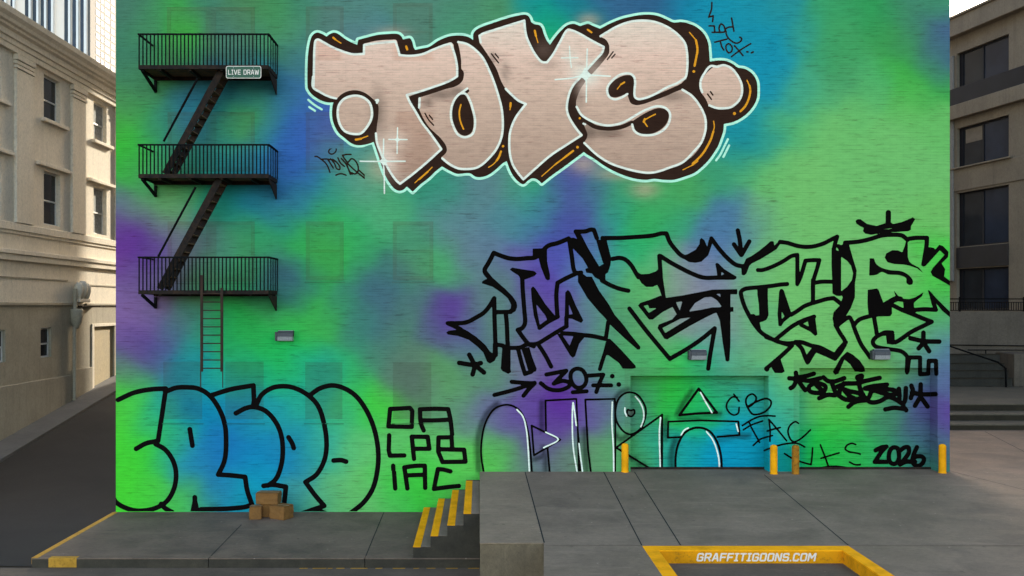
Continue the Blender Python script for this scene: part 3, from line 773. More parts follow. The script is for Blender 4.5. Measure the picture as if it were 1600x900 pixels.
# ================================================================ small tags
tagA = Field(485, 570, 232, 292).draw("""
S w 2.2 | 445,122 500,122 512,150 490,205 430,235 382,210 385,165
s w 2.3 | 135,275 170,275 240,320 330,400 370,470 400,555 ; 240,325 340,320 400,330 ; 360,325 410,400 460,480 ; 410,315 480,400 520,490 570,505 575,460 520,380 450,325
s w 2.4 | 540,300 585,390 655,450 ; 600,310 690,420 760,590 ; 770,240 690,240 620,255c 660,320 710,380 ; 720,380 780,315 840,345 895,450 885,550 840,582 780,560 ; 700,390 850,530 1000,650 1120,748 ; 900,510 1010,610 1125,735 ; 690,420 760,560 790,585 ; 505,605 550,585 610,580 685,605
""")
tagB = Field(1095, 1185, 0, 95).draw("""
s J 2.5 | 615,25 610,100 582,178c 630,165c 622,225 ; 585,270 640,270c 645,330 ; 618,337 740,335 ; 700,340 690,290 710,250 740,270 755,330 ; 760,300 790,283 830,280 ; 820,188 845,325
s J 2.5 | 760,320 770,370 810,420 870,450 915,430 925,400 905,388 ; 645,440 770,408 ; 705,440 720,490 740,522 ; 820,590 920,515 1020,455 ; 850,475 890,520 940,580
S J 2.5 | 792,455 825,490 820,535 790,550 765,515 765,472
s J 2.8 | 980,540 990,540 ; 1028,550 1045,542
""")
# ================================================================ black outline piece on the right
BL = (690, 1490, 322, 592)
blk = Field(*BL).draw("""
s a 7.10 | 1100,410 1050,478 950,490 850,498 760,488 680,462 610,434c 560,530 515,605c 520,640 560,690 ; 1140,390 1180,358 1280,330 1390,285
p a | 1015,390 1140,385 1165,400 1165,520 1195,660 1195,710 1172,722 1150,705 1100,580 1075,480 1015,462
s a 6.90 | 1400,320 1420,450 1460,640 1520,640
p a | 1375,285 1440,275 1480,290 1500,300 1440,390 1400,330
p c | 125,200 150,240 185,240 260,385 375,575 420,548 440,530 500,490 490,570 465,640 440,655 440,715 390,720 330,690 300,650 240,640 230,600 260,590 200,490 100,385 50,340 45,285 110,275 145,290 115,225
p c | 330,200 355,290 385,300 410,265 450,290 470,370 500,490 440,560 415,540 370,400 340,290 315,220
s c 6.90 | 130,212 230,210 290,192 320,195c 350,280 ; 410,280 600,278 700,272 850,262 950,250 1020,232 1075,232c 1110,320 1170,400 1230,460 1300,490
p c | 1250,460 1300,445 1380,400 1420,340 1422,295 1440,278 1470,300 1500,370 1515,300 1545,268 1570,290 1545,360 1510,460 1440,525 1380,537 1310,530 1220,475
s e 6.90 | 210,285 280,380 340,450 400,510 470,560 550,575
p e | 520,565 550,545 570,495 630,465 710,410 790,345 825,312 858,312 866,358 900,325 935,330 890,395 820,440 720,500 630,545 605,570 575,650 550,670 525,660
s e 6.70 | 925,320 1000,330 1100,360 1190,372 1280,365 1380,335 1450,300 1520,265c 1500,330 1485,400
s e 6.50 | 695,613 740,613 850,575 960,520 1050,465 1105,455c 1105,600 1105,760c 1140,680 1190,515c 1250,510 1335,510c 1310,600 1270,740 1268,900 ; 1270,750 1350,735 1470,735
p e | 1085,560 1125,560 1130,640 1145,640 1125,770 1090,770
p g | 128,445 160,465 200,480 228,540 228,903 245,930 225,950 180,948 138,925 135,780 128,640
l e 6.90 | 1535,365 1560,385
s m3 6.70 | 1135,250 1135,490c 1200,470 1280,448 1350,438c 1430,500 ; 1135,488 1050,520 960,580 905,612 ; 865,292 800,297 700,312 580,325 420,345 385,375 392,430 420,520 470,620 520,705 600,800 680,850 780,895 862,910 940,905
p m3 | 555,325 665,325 665,450 672,620 650,665 610,685 580,690 595,770 620,810 540,760 470,650 490,605 520,603 540,620 575,615 570,500 555,400
p m3 | 782,370 795,345 815,342 832,360 875,490 910,595 940,600 830,690 805,732 775,728 765,600 775,480
h m3 | 808,575 838,630 808,658
s f 6.70 | 780,410 860,440 940,470 1050,500c 1000,550 900,640 780,740 ; 880,435 960,370 1050,300 1150,245 1280,198
p f | 1240,195 1290,188 1302,290 1315,385 1290,400 1240,355 1130,300 1120,280 1200,232
h f | 1165,272 1215,248 1225,302
p f | 860,640 930,640 975,770 945,787 870,785 830,720
d f 8 | 788,745
s f 6.90 | 1085,463 1150,465 1250,500 1340,520 1420,560 1500,600c 1540,540 1610,465 ; 1085,463 1150,530 1190,630 1212,675
p f | 1215,692 1190,670 1180,640 1205,590 1250,530 1290,515 1335,530 1290,590 1240,675
p h | 225,690 290,628 350,660 420,720 470,790 478,835 440,845 370,835 320,760 262,712 200,860 165,872 140,840
p m4 | 350,20 390,150 385,210 372,290 372,430 330,540 275,630 245,660 215,735 190,735 150,710 138,650 150,585 215,515 245,430 222,395 225,370 290,320 340,250 352,180 330,100 290,50 225,5 195,-75 200,-110 240,-118 255,-150 310,-150 315,-100
s m4 6.70 | 170,720 220,810 265,880 265,925c 220,1000 165,1070c 80,1030 -60,970
s h 6.70 | 215,335 260,300 312,272 335,300 360,370 390,450 440,560 500,645 530,690 ; 360,355 410,300 470,275 550,255 600,245
p m4 | 505,352 600,338 618,352 670,492 755,480 758,600 740,628 600,630 515,622 502,500
s m4 6.90 | 680,505 740,468 800,440 850,445 ; 770,515 860,560 960,600 1080,650 1172,685c 1080,730 960,790 830,880 790,900 ; 985,562 1100,555 1215,560
p m4 | 775,355 800,388 832,425 880,445 940,448 1000,430 1050,400 1088,375 1070,420 1010,465 985,490 988,540 1005,590 960,605 880,575 875,480 820,472 760,495 690,505 740,460 800,430
p m4 | 1130,355 1150,360 1210,430 1260,480 1370,590 1370,645 1280,570 1215,490 1240,570 1200,582 1170,500 1150,420
s g 6.90 | 270,395 400,385 520,360 650,320 750,312 860,320 920,365 ; 930,355 1000,345 1122,345c 1118,420 1085,620
p g | 905,370 922,380 922,540 938,590 965,615 1040,655 1085,712 1020,662 950,637 880,622 780,617 710,597 682,550 700,505 760,472 820,475 865,495 890,430
p g | 1118,440 1160,442 1195,450 1210,465 1250,415 1290,430 1347,490 1342,545 1275,610 1312,670 1300,745 1370,800 1370,848 1270,790 1180,740 1160,700 1185,655 1305,520 1255,475 1105,640 1070,630 1090,520
P g | 525,557c 570,557c 590,610 640,650 740,680 850,690 930,730 975,790 968,828 930,832 908,810 905,765 840,735 720,725 650,700 600,728 520,738c
s g 8.40 | 720,82 718,200
p g | 378,165 400,150 430,150 500,200 600,220 690,190 740,180 770,200 860,180 975,130 1000,150 955,225 955,260 930,275 760,285 620,300 540,312 480,300 455,275 465,240 430,225 385,195
h g | 650,253 720,247 790,240 720,255
s h 7.30 | 950,490 1090,520 1250,525 ; 1085,432 1085,530 ; 1080,545 1035,595 ; 1090,540 1145,625
l h 6.70 | 940,690 1050,690 1050,865 1135,860 1140,725 1215,725 1220,860
s h 6.70 | 710,440 640,450 580,490 558,530 580,570 640,590 740,605 850,625 900,660 928,705 ; 570,265 590,380 610,460 680,430 760,430
p h | 895,690 960,690 940,840 925,868 905,868 890,840
p h | 690,430 760,418 785,445 787,520 805,540 772,558 705,548
s m2 6.90 | 545,362 450,340 350,300 270,255 ; 380,30 450,20 510,35 570,90 620,170 650,220 ; 868,0 875,100 882,200 ; 880,0 980,65 1100,130 1200,180 1330,225 1480,225 1640,225
p m2 | 630,160 680,190 760,185 830,160 862,130 895,140 910,260 935,430 895,425 870,350 845,300 800,322 730,322 680,280 640,210
p m2 | 870,30 860,0 865,-30 900,20
p e | 250,550 265,537 285,545 340,600 420,650 472,680 470,705 440,715 300,712 275,700 262,600
h e | 315,630 345,655 312,668
p m2 | 20,200 65,180 110,215 165,215 240,360 340,500 400,608 500,725 567,818 672,945 665,975 640,975 507,858 357,717 307,650 240,582 120,440 20,270
s m2 6.50 | 335,690 312,850
s d 6.90 | -10,372 120,380 200,390 300,400 440,430 ; 690,115 870,350 1110,638c 1280,540 1430,440 1578,320c 1550,480 1530,600 1510,740
p d | 450,440 470,428 490,430 600,540 755,710 755,735 720,742 620,740 580,680 470,600 440,600
s d 6.30 | 462,470 440,560 410,650 382,745
p m2 | 645,515 670,488 800,445 880,412 940,435 1100,412 1270,380 1420,350 1680,345 1680,400 1400,392 1420,425 1340,430 1240,490 1190,560 1170,590 1080,590 1050,610 1005,530 900,585 800,662 760,662
h m2 | 705,520 750,508 762,545 842,543 758,592
h m2 | 1040,482 1108,473 1080,568
s m2 7.40 | 1410,398 1480,440 1540,515
p m2 | 1055,600 1080,580 1170,580 1300,560 1420,535 1640,530 1640,580 1450,592 1350,640 1200,720 1080,790 950,870 920,862 850,752 860,715 1000,660
h m2 | 900,750 1090,652 1197,638 930,802
p m3 | 160,350 265,347 275,365 275,900 275,913 265,1090 245,1100 225,1093 195,903 165,673 130,590 100,570 190,520
p m1 | 418,285 425,262 460,242 505,232 450,170 430,140 470,150 530,225 580,270 660,340 740,420 780,480 788,530 770,575 720,602 695,605 690,570 720,545 725,510 690,440 620,380 530,320 470,300
s m1 6.90 | 570,585 720,582 ; 548,440 550,600 555,750 560,900 565,1030 ; 548,440 500,520 440,590 360,640 260,690 150,700 65,700c 130,730 200,765 ; 670,610 680,720 685,860 690,933
p b | 115,362 140,345 220,335 130,275 240,298 340,350 430,410 520,490 570,560 598,582 600,480 640,480 640,610 620,658 570,687 540,668 500,570 440,510 350,440 240,400 130,385
s b 6.70 | 630,488 700,500 740,518 880,520 950,490 1060,480 1150,430 1280,350 1370,298
p b | 700,495 785,515 785,750 792,775 762,795 700,765 683,740
s b 6.70 | 865,540 900,680 935,795c 1000,772 ; 1075,490 1140,590 1208,718
p b | 895,530 980,515 1010,620 1057,740 1050,768 1000,782 965,750 920,600
s m1 6.90 | 840,230 845,350 860,550 868,700 840,750 793,770c 850,850 905,915 960,940 ; 1020,748 1100,690 1210,630 ; 1205,620 1195,400 1207,280c 1290,235 1410,178 ; 1300,640 1300,730
p m1 | 710,140 735,120 850,140 960,155 992,180 970,207 870,245 820,235 800,202 740,165
p m1 | 930,340 950,316 975,335 1080,500 1180,620 1212,640 1100,668 1080,620 985,500 1000,600 1020,700 1035,762 1000,752 960,620 940,470
p m1 | 1288,380 1315,352 1340,375 1400,520 1477,670 1455,698 1360,655 1282,642
h m1 | 1325,502 1366,605 1328,610
p b | 1265,370 1320,383 1400,500 1440,400 1560,405 1500,480 1457,610 1432,627 1405,602
s b 7.30 | 250,680 400,700 475,682 ; 355,595 410,700 ; 420,690 390,800 ; 410,700 508,780
s e 6.90 | 485,200 505,300 520,455 ; 445,345 520,455 ; 605,315 525,455
p e | 470,400 520,420 560,400 535,470 515,475
""")
BLACK = const((9, 8, 8))
PIECES.append(('graffiti', 'black jagged outline lettering with a small crown on the right half of the wall', [(None, blk, BLACK, .0040)]))
# ================================================================ numbers under it
n307 = Field(758, 980, 565, 630).draw("""
s n 6.60 | 150,310 300,270 440,222 ; 275,215 360,222 440,226 ; 440,226 400,265 360,315 ; 525,162 600,148 668,135c 578,228c 640,208 690,222 690,245 620,275 540,265 485,225
S n 6.60 | 735,122 775,125 805,160 812,210 790,248 750,258 720,238 700,190 705,145
s n 6.40 | 715,290 815,283 ; 830,170 935,163c 905,230 885,288 ; 862,240 992,240
d n 7.4 | 1000,174 ; 1047,234
""")
PIECES.append(('graffiti', 'thick black arrow and number 307 sprayed below the black outline lettering', [(None, n307, BLACK, .0062)]))
# ================================================================ geometric letters low in the middle
geo = Field(745, 1165, 600, 742).draw("""
s n 3.10 | 72,860 55,750 60,620 90,500 150,410 220,382 270,385 330,420 370,490 395,590 410,720 420,860
l n 3.10 | 418,530 625,632 435,745 418,530 ; 548,860 533,690 ; 522,570 518,350 740,338 ; 845,860 825,700 805,343 1018,338 1022,600 1020,860
p n | 735,335 747,335 758,560 768,680 787,860 752,860 747,640
S o 3.20 | 140,133 200,150 250,205 285,290 272,390 230,470 150,515 100,500 50,450 15,380 10,290 40,190 90,145
S o 3.00 | 120,292 148,298 178,292 182,325 150,353 116,330
l o 3.20 | 345,838 15,635 435,335
l o 3.80 | 432,338 430,842
l o 4.00 | 765,100 930,318 760,325 590,340 765,100
l o 3.10 | 605,540 485,545 488,400 780,388 1125,398 1135,520 1030,530 935,538
s o 3.60 | 555,842 555,720 580,600 640,500 720,458 800,458 870,492 930,580 965,700 975,842
""")
geow = geo.like().draw("""
s n 2.30 | 312,415 355,465 380,560 392,680 402,860 ; 520,578 610,630 505,690 ; 740,530 717,365 712,560 720,700 745,860 ; 760,660 772,760 785,860 ; 1000,360 997,500 1008,700 1010,860
s o 2.30 | 190,172 230,220 260,290 265,370 240,445 ; 95,275 95,310 110,348 ; 418,362 408,500 412,700 416,842 ; 780,135 830,225 885,318 ; 1105,420 1122,488 ; 605,520 635,475 670,457 ; 835,490 890,560 930,660 950,760 952,842
""")
heart = geo.like().draw("P o | 120,292 148,298 178,292 182,325 150,353 116,330")
heart.f = np.maximum(heart.f, -(geo.f))
PIECES.append(('graffiti', 'thin black outlined geometric letters with white highlights behind the loading dock edge', [
   (None, geo, BLACK, .0062), ('highlight', geow, const((244, 246, 246)), .0080), ('letter_fill', heart, const((72, 96, 92)), .0050)]))
hand = Field(1125, 1345, 605, 738).draw("""
s p 2.80 | 163,98 215,165 ; 195,128 150,125 105,170 92,220 120,275 165,298 205,280 215,225
S p 3.00 | 300,220 365,172 378,130 345,97 305,110 280,150 285,200
s p 3.00 | 285,200 310,250 345,290 400,290 470,260 515,210 520,165 480,140 430,150 360,180 300,215
s p 2.80 | 245,400 310,358 400,315 480,305 560,308 ; 255,440 330,395 440,355 ; 310,370 325,395 ; 330,415 410,560 ; 350,590 420,530 535,495 ; 500,340 512,450 510,550 ; 500,340 560,410 670,545 ; 485,452 540,435 610,418
s p 2.80 | 785,378 755,362 710,390 685,440 690,490 715,540 745,555 800,530 850,490 900,440 ; 455,640 560,600 680,572 780,572 845,605 ; 650,668 720,712 800,745 905,775c 915,700 920,615 ; 995,585 1040,700 1080,815 ; 1000,715 1080,690 1175,662
s p 2.80 | 1335,582 1300,570 1250,590 1235,625 1270,650 1350,665 1410,690 1428,730 1390,770 1330,775 1275,750 ; 950,820 1050,797 1150,791 1250,805 1360,822
""")
PIECES.append(('graffiti', 'thin black handwritten initials running down across both loading doors', [(None, hand, BLACK, .0070)]))
y26 = Field(1355, 1455, 688, 738).draw("""
s q 7.00 | 222,290 330,235 430,218c 350,300 205,512c 330,510 440,512 ; 700,290 780,232 850,232 860,330 800,430 690,562c 800,512 980,510 ; 1015,230 950,380 930,480 960,560 1040,588 1120,540 1152,460 1110,410 1000,410 950,450
S q 7.00 | 560,236 640,250 665,330 668,450 620,535 545,548 490,500 475,400 500,290
""")
PIECES.append(('graffiti', 'fat black date 2026 low on the right loading door', [(None, y26, BLACK, .0085)]))
kob = Field(1225, 1470, 575, 648).draw("""
s r 7.20 | 175,138 180,200 150,270 125,285 ; 112,190 180,196 ; 190,182 270,170 348,147 ; 190,200 230,260 265,305 ; 235,205 290,215 410,190 ; 375,262 430,310 ; 440,182 480,215 540,222 640,190 ; 520,230 540,290 560,350 480,350 400,382
S r 7.00 | 330,250 400,240 460,270 440,320 370,332 310,315 298,280
s r 7.20 | 570,272 640,245 700,240 ; 640,240 600,300 590,355 ; 590,360 640,390 700,400 770,390 830,365 780,335 690,315 640,300 690,360 740,385 ; 650,240 760,238 850,215 980,187
s r 7.20 | 780,240 800,310 850,390 900,422 980,412 1060,372 1130,392 1190,430 ; 680,465 740,420 860,400 ; 840,287 900,270 1050,252 ; 880,370 910,312 1000,330 1080,350 1130,345 ; 850,290 960,300 1100,300 1150,320 ; 1165,292 1170,340 1170,395
s r 7.20 | 1232,285 1225,400 1205,450 1235,498 ; 1035,490 1120,475 1230,488 ; 1285,262 1300,310 1280,380 ; 1375,250 1370,370 ; 1290,330 1400,345 1520,343 ; 1370,370 1340,420 1320,455 ; 1390,390 1440,462
s r 10.60 | 775,185 800,175
""")
PIECES.append(('graffiti', 'crowded thick black tag with asterisks above the right loading door', [(None, kob, BLACK, .0092)]))
# ================================================================ bubble letters bottom left
bub = Field(178, 602, 592, 805).draw("""
s s 7.60 | 60,142 160,97 270,75 365,70c 340,240 315,405c 240,420 175,455 ; 300,425 360,460 410,530 430,610 420,700 380,780 330,820 260,845 170,850 90,825 45,795 30,770 ; 335,808 360,835 405,860
s s 7.60 | 375,85 430,65 500,62 570,70 640,110 700,190 740,290 750,400 740,530 700,620c 780,625 872,635c 885,720 915,810c 880,825 760,838 590,842 ; 518,330 535,435 ; 650,115 780,75 925,50c 930,180 ; 550,765 552,845
p s | 540,768 562,768 580,850 600,862 520,862
s t 7.60 | 35,228 100,195 150,188 220,210 280,270 320,350 335,450 325,560 290,650 240,690 ; 212,692 270,685 355,698c 345,805 ; 165,178 200,110 270,65 350,55 420,70 500,115 560,180 600,300 615,430 600,530 550,620 480,668c 540,750 600,820c 540,840 460,868
s t 7.60 | 372,382 395,420 405,450 ; 505,115 570,70 650,50 720,65 800,115 870,210 920,330 945,470 940,590 910,710 850,800 760,872 ; 660,530 710,528 740,537 ; 560,850 610,868
p t | 135,150 165,150 192,195 110,205 130,185
""")
PIECES.append(('graffiti', 'rounded black bubble letters filling the lower left of the wall', [(None, bub, const((13, 12, 14)), .0040)]))
ini = Field(598, 735, 630, 772).draw("""
l v 7.00 | 110,107 285,98 305,125 300,265 95,260 110,107 ; 102,338 98,470 108,517 235,515 ; 320,545 300,350 440,352 455,457 310,457 ; 655,445 650,355 535,357 532,480 570,573 772,570 760,465 540,460 ; 137,605 138,640 ; 145,665 155,805 ; 250,690 400,685
s v 7.00 | 405,295 380,230 372,110c 500,105 620,108c 640,200 655,330 ; 385,207 500,207 640,200 ; 262,805 235,620c 330,607 415,605c 418,800 ; 640,655 580,640 530,635c 495,810c 600,795 715,783
""")
PIECES.append(('graffiti', 'three short rows of squared black capitals beside the bubble letters', [(None, ini, const((13, 12, 12)), .0040)]))
DK = const((38, 30, 26))
PIECES.append(('graffiti', 'small thin dark tag under the left end of the beige lettering', [(None, tagA, DK, .0040)]))
PIECES.append(('graffiti', 'small thin dark tag above the right end of the beige lettering', [(None, tagB, DK, .0040)]))
for _, _, ls in PIECES:
    for _, f_, fn_, _ in ls: LAYERS.append((f_, fn_))
# ================================================================ ground, street, alley, pavements
def sheet(name, x0, x1, y0, y1, z, mat, kind='structure', parent=None):
    b = MB(); b.quad([(x0, y0, z), (x1, y0, z), (x1, y1, z), (x0, y1, z)])
    o = b.build(name, mat, parent)
    if parent is None: tag(o, kind=kind)
    return o
sheet('street', -900, 900, -700, 900, -0.25, M['asphalt'])
def alley_z(y):
    t = max(0.0, y - 1.5)
    r = 6.0
    rise = 0.15 * (t * t / (2 * r) if t < r else t - r / 2)
    return -0.22 + rise
b = MB()
ys_ = [-5.1 + 1.0 * k for k in range(72)]
xs_ = [-19.0, -17.0, -15.0, -13.0, -11.46]
gv = [[b.bm.verts.new((x, y, alley_z(y) + 0.05 * math.sin((x + 19) / 7.5 * math.pi))) for x in xs_] for y in ys_]
for j in range(len(ys_) - 1):
    for i in range(len(xs_) - 1):
        b.bm.faces.new([gv[j][i], gv[j][i + 1], gv[j + 1][i + 1], gv[j + 1][i]]).smooth = True
tag(b.build('alley_road', M['alley']), kind='structure')
b = MB()      # sloping footway in front of the cream building, with its kerb
for j in range(len(ys_) - 1):
    y0, y1 = ys_[j], ys_[j + 1]
    a0, a1 = alley_z(y0) + .13, alley_z(y1) + .13
    b.quad([(-20.6, y0, a0 + .03), (-19.16, y0, a0), (-19.16, y1, a1), (-20.6, y1, a1 + .03)])
    b.quad([(-19.16, y0, a0), (-19.0, y0, a0 - .004), (-19.0, y1, a1 - .004), (-19.16, y1, a1)])
    b.quad([(-19.0, y0, a0 - .004), (-19.0, y0, a0 - .4), (-19.0, y1, a1 - .4), (-19.0, y1, a1 - .004)])
tag(b.build('alley_footway', M['footway']), kind='structure')
# near pavement in front of the painted wall
b = MB()
b.box(-11.45, 0.0, -4.93, 0.30, -0.9, 0.0)
tag(b.build('pavement', M['concrete']), kind='structure')
b = MB()
for x0, x1 in ((-11.45, -6.94), (-6.925, -2.95), (-2.935, -0.002)):
    b.box(x0, x1, -5.12, -4.936, -0.7, -0.034, .01)
tag(b.build('pavement_kerb', M['kerbstone']), kind='structure')
b = MB()
for x0, x1 in ((-11.45, -6.94), (-6.925, -2.95), (-2.935, -0.002)): b.box(x0, x1, -5.124, -4.937, -0.033, -0.003, .012)
tag(b.build('kerb_top', M['concrete']), kind='structure')
b = MB()
for (xa, ya, xb, yb) in ((-7.02, -1.64, -6.93, -4.93), (-3.0, -0.02, -2.94, -4.93)):
    b.quad([(xa - .012, ya, .004), (xb - .012, yb, .004), (xb + .012, yb, .004), (xa + .012, ya, .004)])
tag(b.build('pavement_joint', M['joint']), kind='structure')
b = MB()
b.box(-11.462, -11.30, -5.11, -0.02, -0.16, 0.006, .01)
tag(b.build('yellow_edge_line', M['yellow_worn']), kind='structure')
b = MB()
b.box(-11.02, -10.30, -5.128, -4.94, -0.24, 0.003, .016)
tag(b.build('yellow_kerb_marking', M['yellow_worn']), kind='structure')
b = MB()
rnd = random.Random(3)
x = -4.6
while x < -0.1:
    w = rnd.uniform(.12, .5)
    b.quad([(x, -5.20 - rnd.uniform(0, .02), -.246), (min(x + w, -.02), -5.20, -.246), (min(x + w, -.02), -5.13, -.246), (x, -5.14, -.246)])
    x += w + rnd.uniform(.02, .3)
tag(b.build('yellow_gutter_line', M['yellow_worn']), kind='structure')

# loading dock pavement (raised), with the door recess floors
DZ = 1.26
b = MB()
b.box(1.408, 14.8, -8.66, REC + .1, -.6, DZ)
b.prism([(1.41, -8.672), (1.41, -8.43), (1.395, -8.43), (.88, -15.5), (3.50, -15.5), (3.50, -8.672)], 'z', -.6, DZ - .002)
b.box(7.95, 14.8, -15.5, -8.672, -.6, DZ - .002)
b.box(14.808, 62.0, -15.5, 9.4, -.6, DZ - .001)
tag(b.build('dock_pavement', M['slab']), kind='structure')
b = MB()
def joint(x0, y0, x1, y1, w=.028, z=DZ + .003):
    d = Vector((x1 - x0, y1 - y0, 0)).normalized()
    n = Vector((-d.y, d.x, 0)) * w / 2
    b.quad([(x0 - n.x, y0 - n.y, z), (x1 - n.x, y1 - n.y, z), (x1 + n.x, y1 + n.y, z), (x0 + n.x, y0 + n.y, z)])
joint(3.86, -.03, 3.50, -8.62); joint(4.82, -.03, 4.34, -8.62); joint(8.72, -.5, 7.97, -8.62); joint(14.75, .05, 16.3, -7.5)
joint(20.8, 8.9, 17.6, -2.2)
joint(1.41, -8.62, 3.5, -8.62, .012); joint(7.97, -8.62, 30, -8.62, .012); joint(1.405, -8.4, 1.405, -.05, .03)
tag(b.build('dock_joint', M['joint']), kind='structure')
sheet('sunken_drive', 3.50, 7.95, -15.5, -8.67, 0.985, M['asphalt'])

blk_o = empty('concrete_wall', (0.7, -8.4, 0), 'thick blocky grey concrete end wall of the loading dock beside the yellow edged steps', 'wall')
b = MB(); b.box(0.0, 1.4, -8.4, 0.28, -.6, DZ - .03, .012); b.build('body', M['stained'], blk_o)
b = MB(); b.box(-.006, 1.402, -8.412, 0.275, DZ - .028, DZ, .012); b.build('top_slab', M['block'], blk_o)

# yellow kerb round the sunken drive, with its lettering
kb = empty('yellow_kerb', (5.7, -8.85, DZ), 'yellow painted kerb round the sunken drive with white web address lettering', 'kerb')
b = MB()
b.box(3.50, 7.95, -9.02, -8.668, DZ - .03, DZ + .006, .008)
b.box(3.50, 3.79, -15.5, -9.022, DZ - .03, DZ + .005, .008)
b.box(7.68, 7.95, -15.5, -9.022, DZ - .03, DZ + .005, .008)
b.build('kerb_top', M['yellow'], kb)
b = MB()
b.box(3.502, 7.948, -9.018, -8.67, .9, DZ - .031)
b.box(3.502, 3.787, -15.5, -9.02, .9, DZ - .031)
b.box(7.683, 7.948, -15.5, -9.02, .9, DZ - .031)
b.build('kerb_side', M['yellow_grimy'], kb)
lettering('lettering', 'GRAFFITIGOONS.COM', 2.52, .178, .2, M['sign_white'], kb, (5.855, -9.0235, 1.118))

# ================================================================ steps up to the dock
st = empty('concrete_steps', (-.85, -3.0, 0), 'four grey concrete steps with yellow painted edges beside the dock wall', 'steps')
sx = [-1.71, -1.262, -.835, -.42, -0.008]
b = MB()
pr = [(sx[0], 0.001)]
for i, zt in enumerate((.284, .565, .838, 1.135)): pr += [(sx[i], zt - .008), (sx[i + 1], zt - .008)]
pr += [(sx[4], 0.001)]
b.prism(pr, 'y', -5.10, -.62)
b.build('flight', M['kerbstone'], st)
for i, zt in enumerate((.284, .565, .838, 1.135)):
    b = MB(); b.box(sx[i] + .196, sx[i + 1] - .002, -5.098, -.62 - i * .06, zt - .0075, zt, .002); s_ = b.build('tread', M['slab'], st)
    b = MB(); b.box(sx[i] - .004, sx[i] + .195, -5.103, -.62 - i * .06, zt - .012, zt + .003, .004)
    b.build('nosing', M['yellow'], s_)

# ================================================================ the painted building
mb_ = empty('mural_building', (1.65, 0, 0), 'tall brick building whose whole front wall is sprayed green, blue and purple with graffiti', 'building')
WX0, WX1 = unproj(WL, 0)[0], unproj(WR, 0)[0]
ROOF, DEEP = 36.0, 54.2
def wall_grid():
    b = bmesh.new()
    px = np.array(sorted(set(np.round(np.arange(WL, WR, 4.0), 2)) | {v for d in DOORS for v in d[:2]} | {WR}))
    py = np.array(sorted(set(np.round(np.arange(-40, 800, 4.0), 2)) | {d[2] for d in DOORS} | {800.0, 812.0}))
    X, Y = np.meshgrid(px, py)
    cols = mural(X.ravel(), Y.ravel())
    x, z = unproj(X.ravel(), Y.ravel())
    vs_ = [b.verts.new((x_, 0, z_)) for x_, z_ in zip(x, z)]
    W = len(px)
    for j in range(len(py) - 1):
        my = (py[j] + py[j + 1]) / 2
        for i in range(W - 1):
            mx = (px[i] + px[i + 1]) / 2
            if any(a < mx < c and my > t for a, c, t in DOORS): continue
            b.faces.new([vs_[(j + 1) * W + i], vs_[(j + 1) * W + i + 1], vs_[j * W + i + 1], vs_[j * W + i]])
    cols = list(map(tuple, cols))
    # coarse part above the picture, reveals of the door recesses, returns and roof
    def extra(pts, pix):
        c = mural(np.array([p[0] for p in pix], float), np.array([p[1] for p in pix], float))
        b.faces.new([b.verts.new(p) for p in pts])
        cols.extend(map(tuple, c))
    ztop = unproj(0, -40)[1]
    pp = list(np.linspace(WL, WR, 30))
    for p0, p1 in zip(pp[:-1], pp[1:]):
        x0, x1 = unproj(p0, 0)[0], unproj(p1, 0)[0]
        extra([(x0, 0, ztop), (x1, 0, ztop), (x1, 0, ROOF), (x0, 0, ROOF)], [(p0, -40), (p1, -40), (p1, -60), (p0, -60)])
    for a, c, t in DOORS:
        xa, xc, zt = unproj(a, 0)[0], unproj(c, 0)[0], unproj(0, t)[1]
        zz = np.linspace(DZ - .05, zt, 14)
        for z0, z1 in zip(zz[:-1], zz[1:]):
            q0, q1 = PY - (z0 - H) * 50, PY - (z1 - H) * 50
            extra([(xa, 0, z0), (xa, 0, z1), (xa, REC + .05, z1), (xa, REC + .05, z0)], [(a, q0), (a, q1), (a, q1), (a, q0)])
            extra([(xc, 0, z1), (xc, 0, z0), (xc, REC + .05, z0), (xc, REC + .05, z1)], [(c, q1), (c, q0), (c, q0), (c, q1)])
        extra([(xa, 0, zt), (xc, 0, zt), (xc, REC + .05, zt), (xa, REC + .05, zt)], [(a, t), (c, t), (c, t), (a, t)])
    me = bpy.data.meshes.new('wall')
    b.to_mesh(me); b.free()
    setcol(me, np.array(cols))
    return link('wall', me, M['paint'], mb_)
front = wall_grid()
b = MB()
b.box(WX0 + .002, WX1 - .002, REC + .12, DEEP, -.6, ROOF - .004)
b.quad([(WX0, 0, -.6), (WX0, 0, ROOF), (WX0, REC + .12, ROOF), (WX0, REC + .12, -.6)])
b.quad([(WX1, 0, -.6), (WX1, REC + .12, -.6), (WX1, REC + .12, ROOF), (WX1, 0, ROOF)])
b.quad([(WX0, 0, ROOF), (WX1, 0, ROOF), (WX1, REC + .12, ROOF), (WX0, REC + .12, ROOF)])
b.build('rear_block', M['brick_side'], mb_)

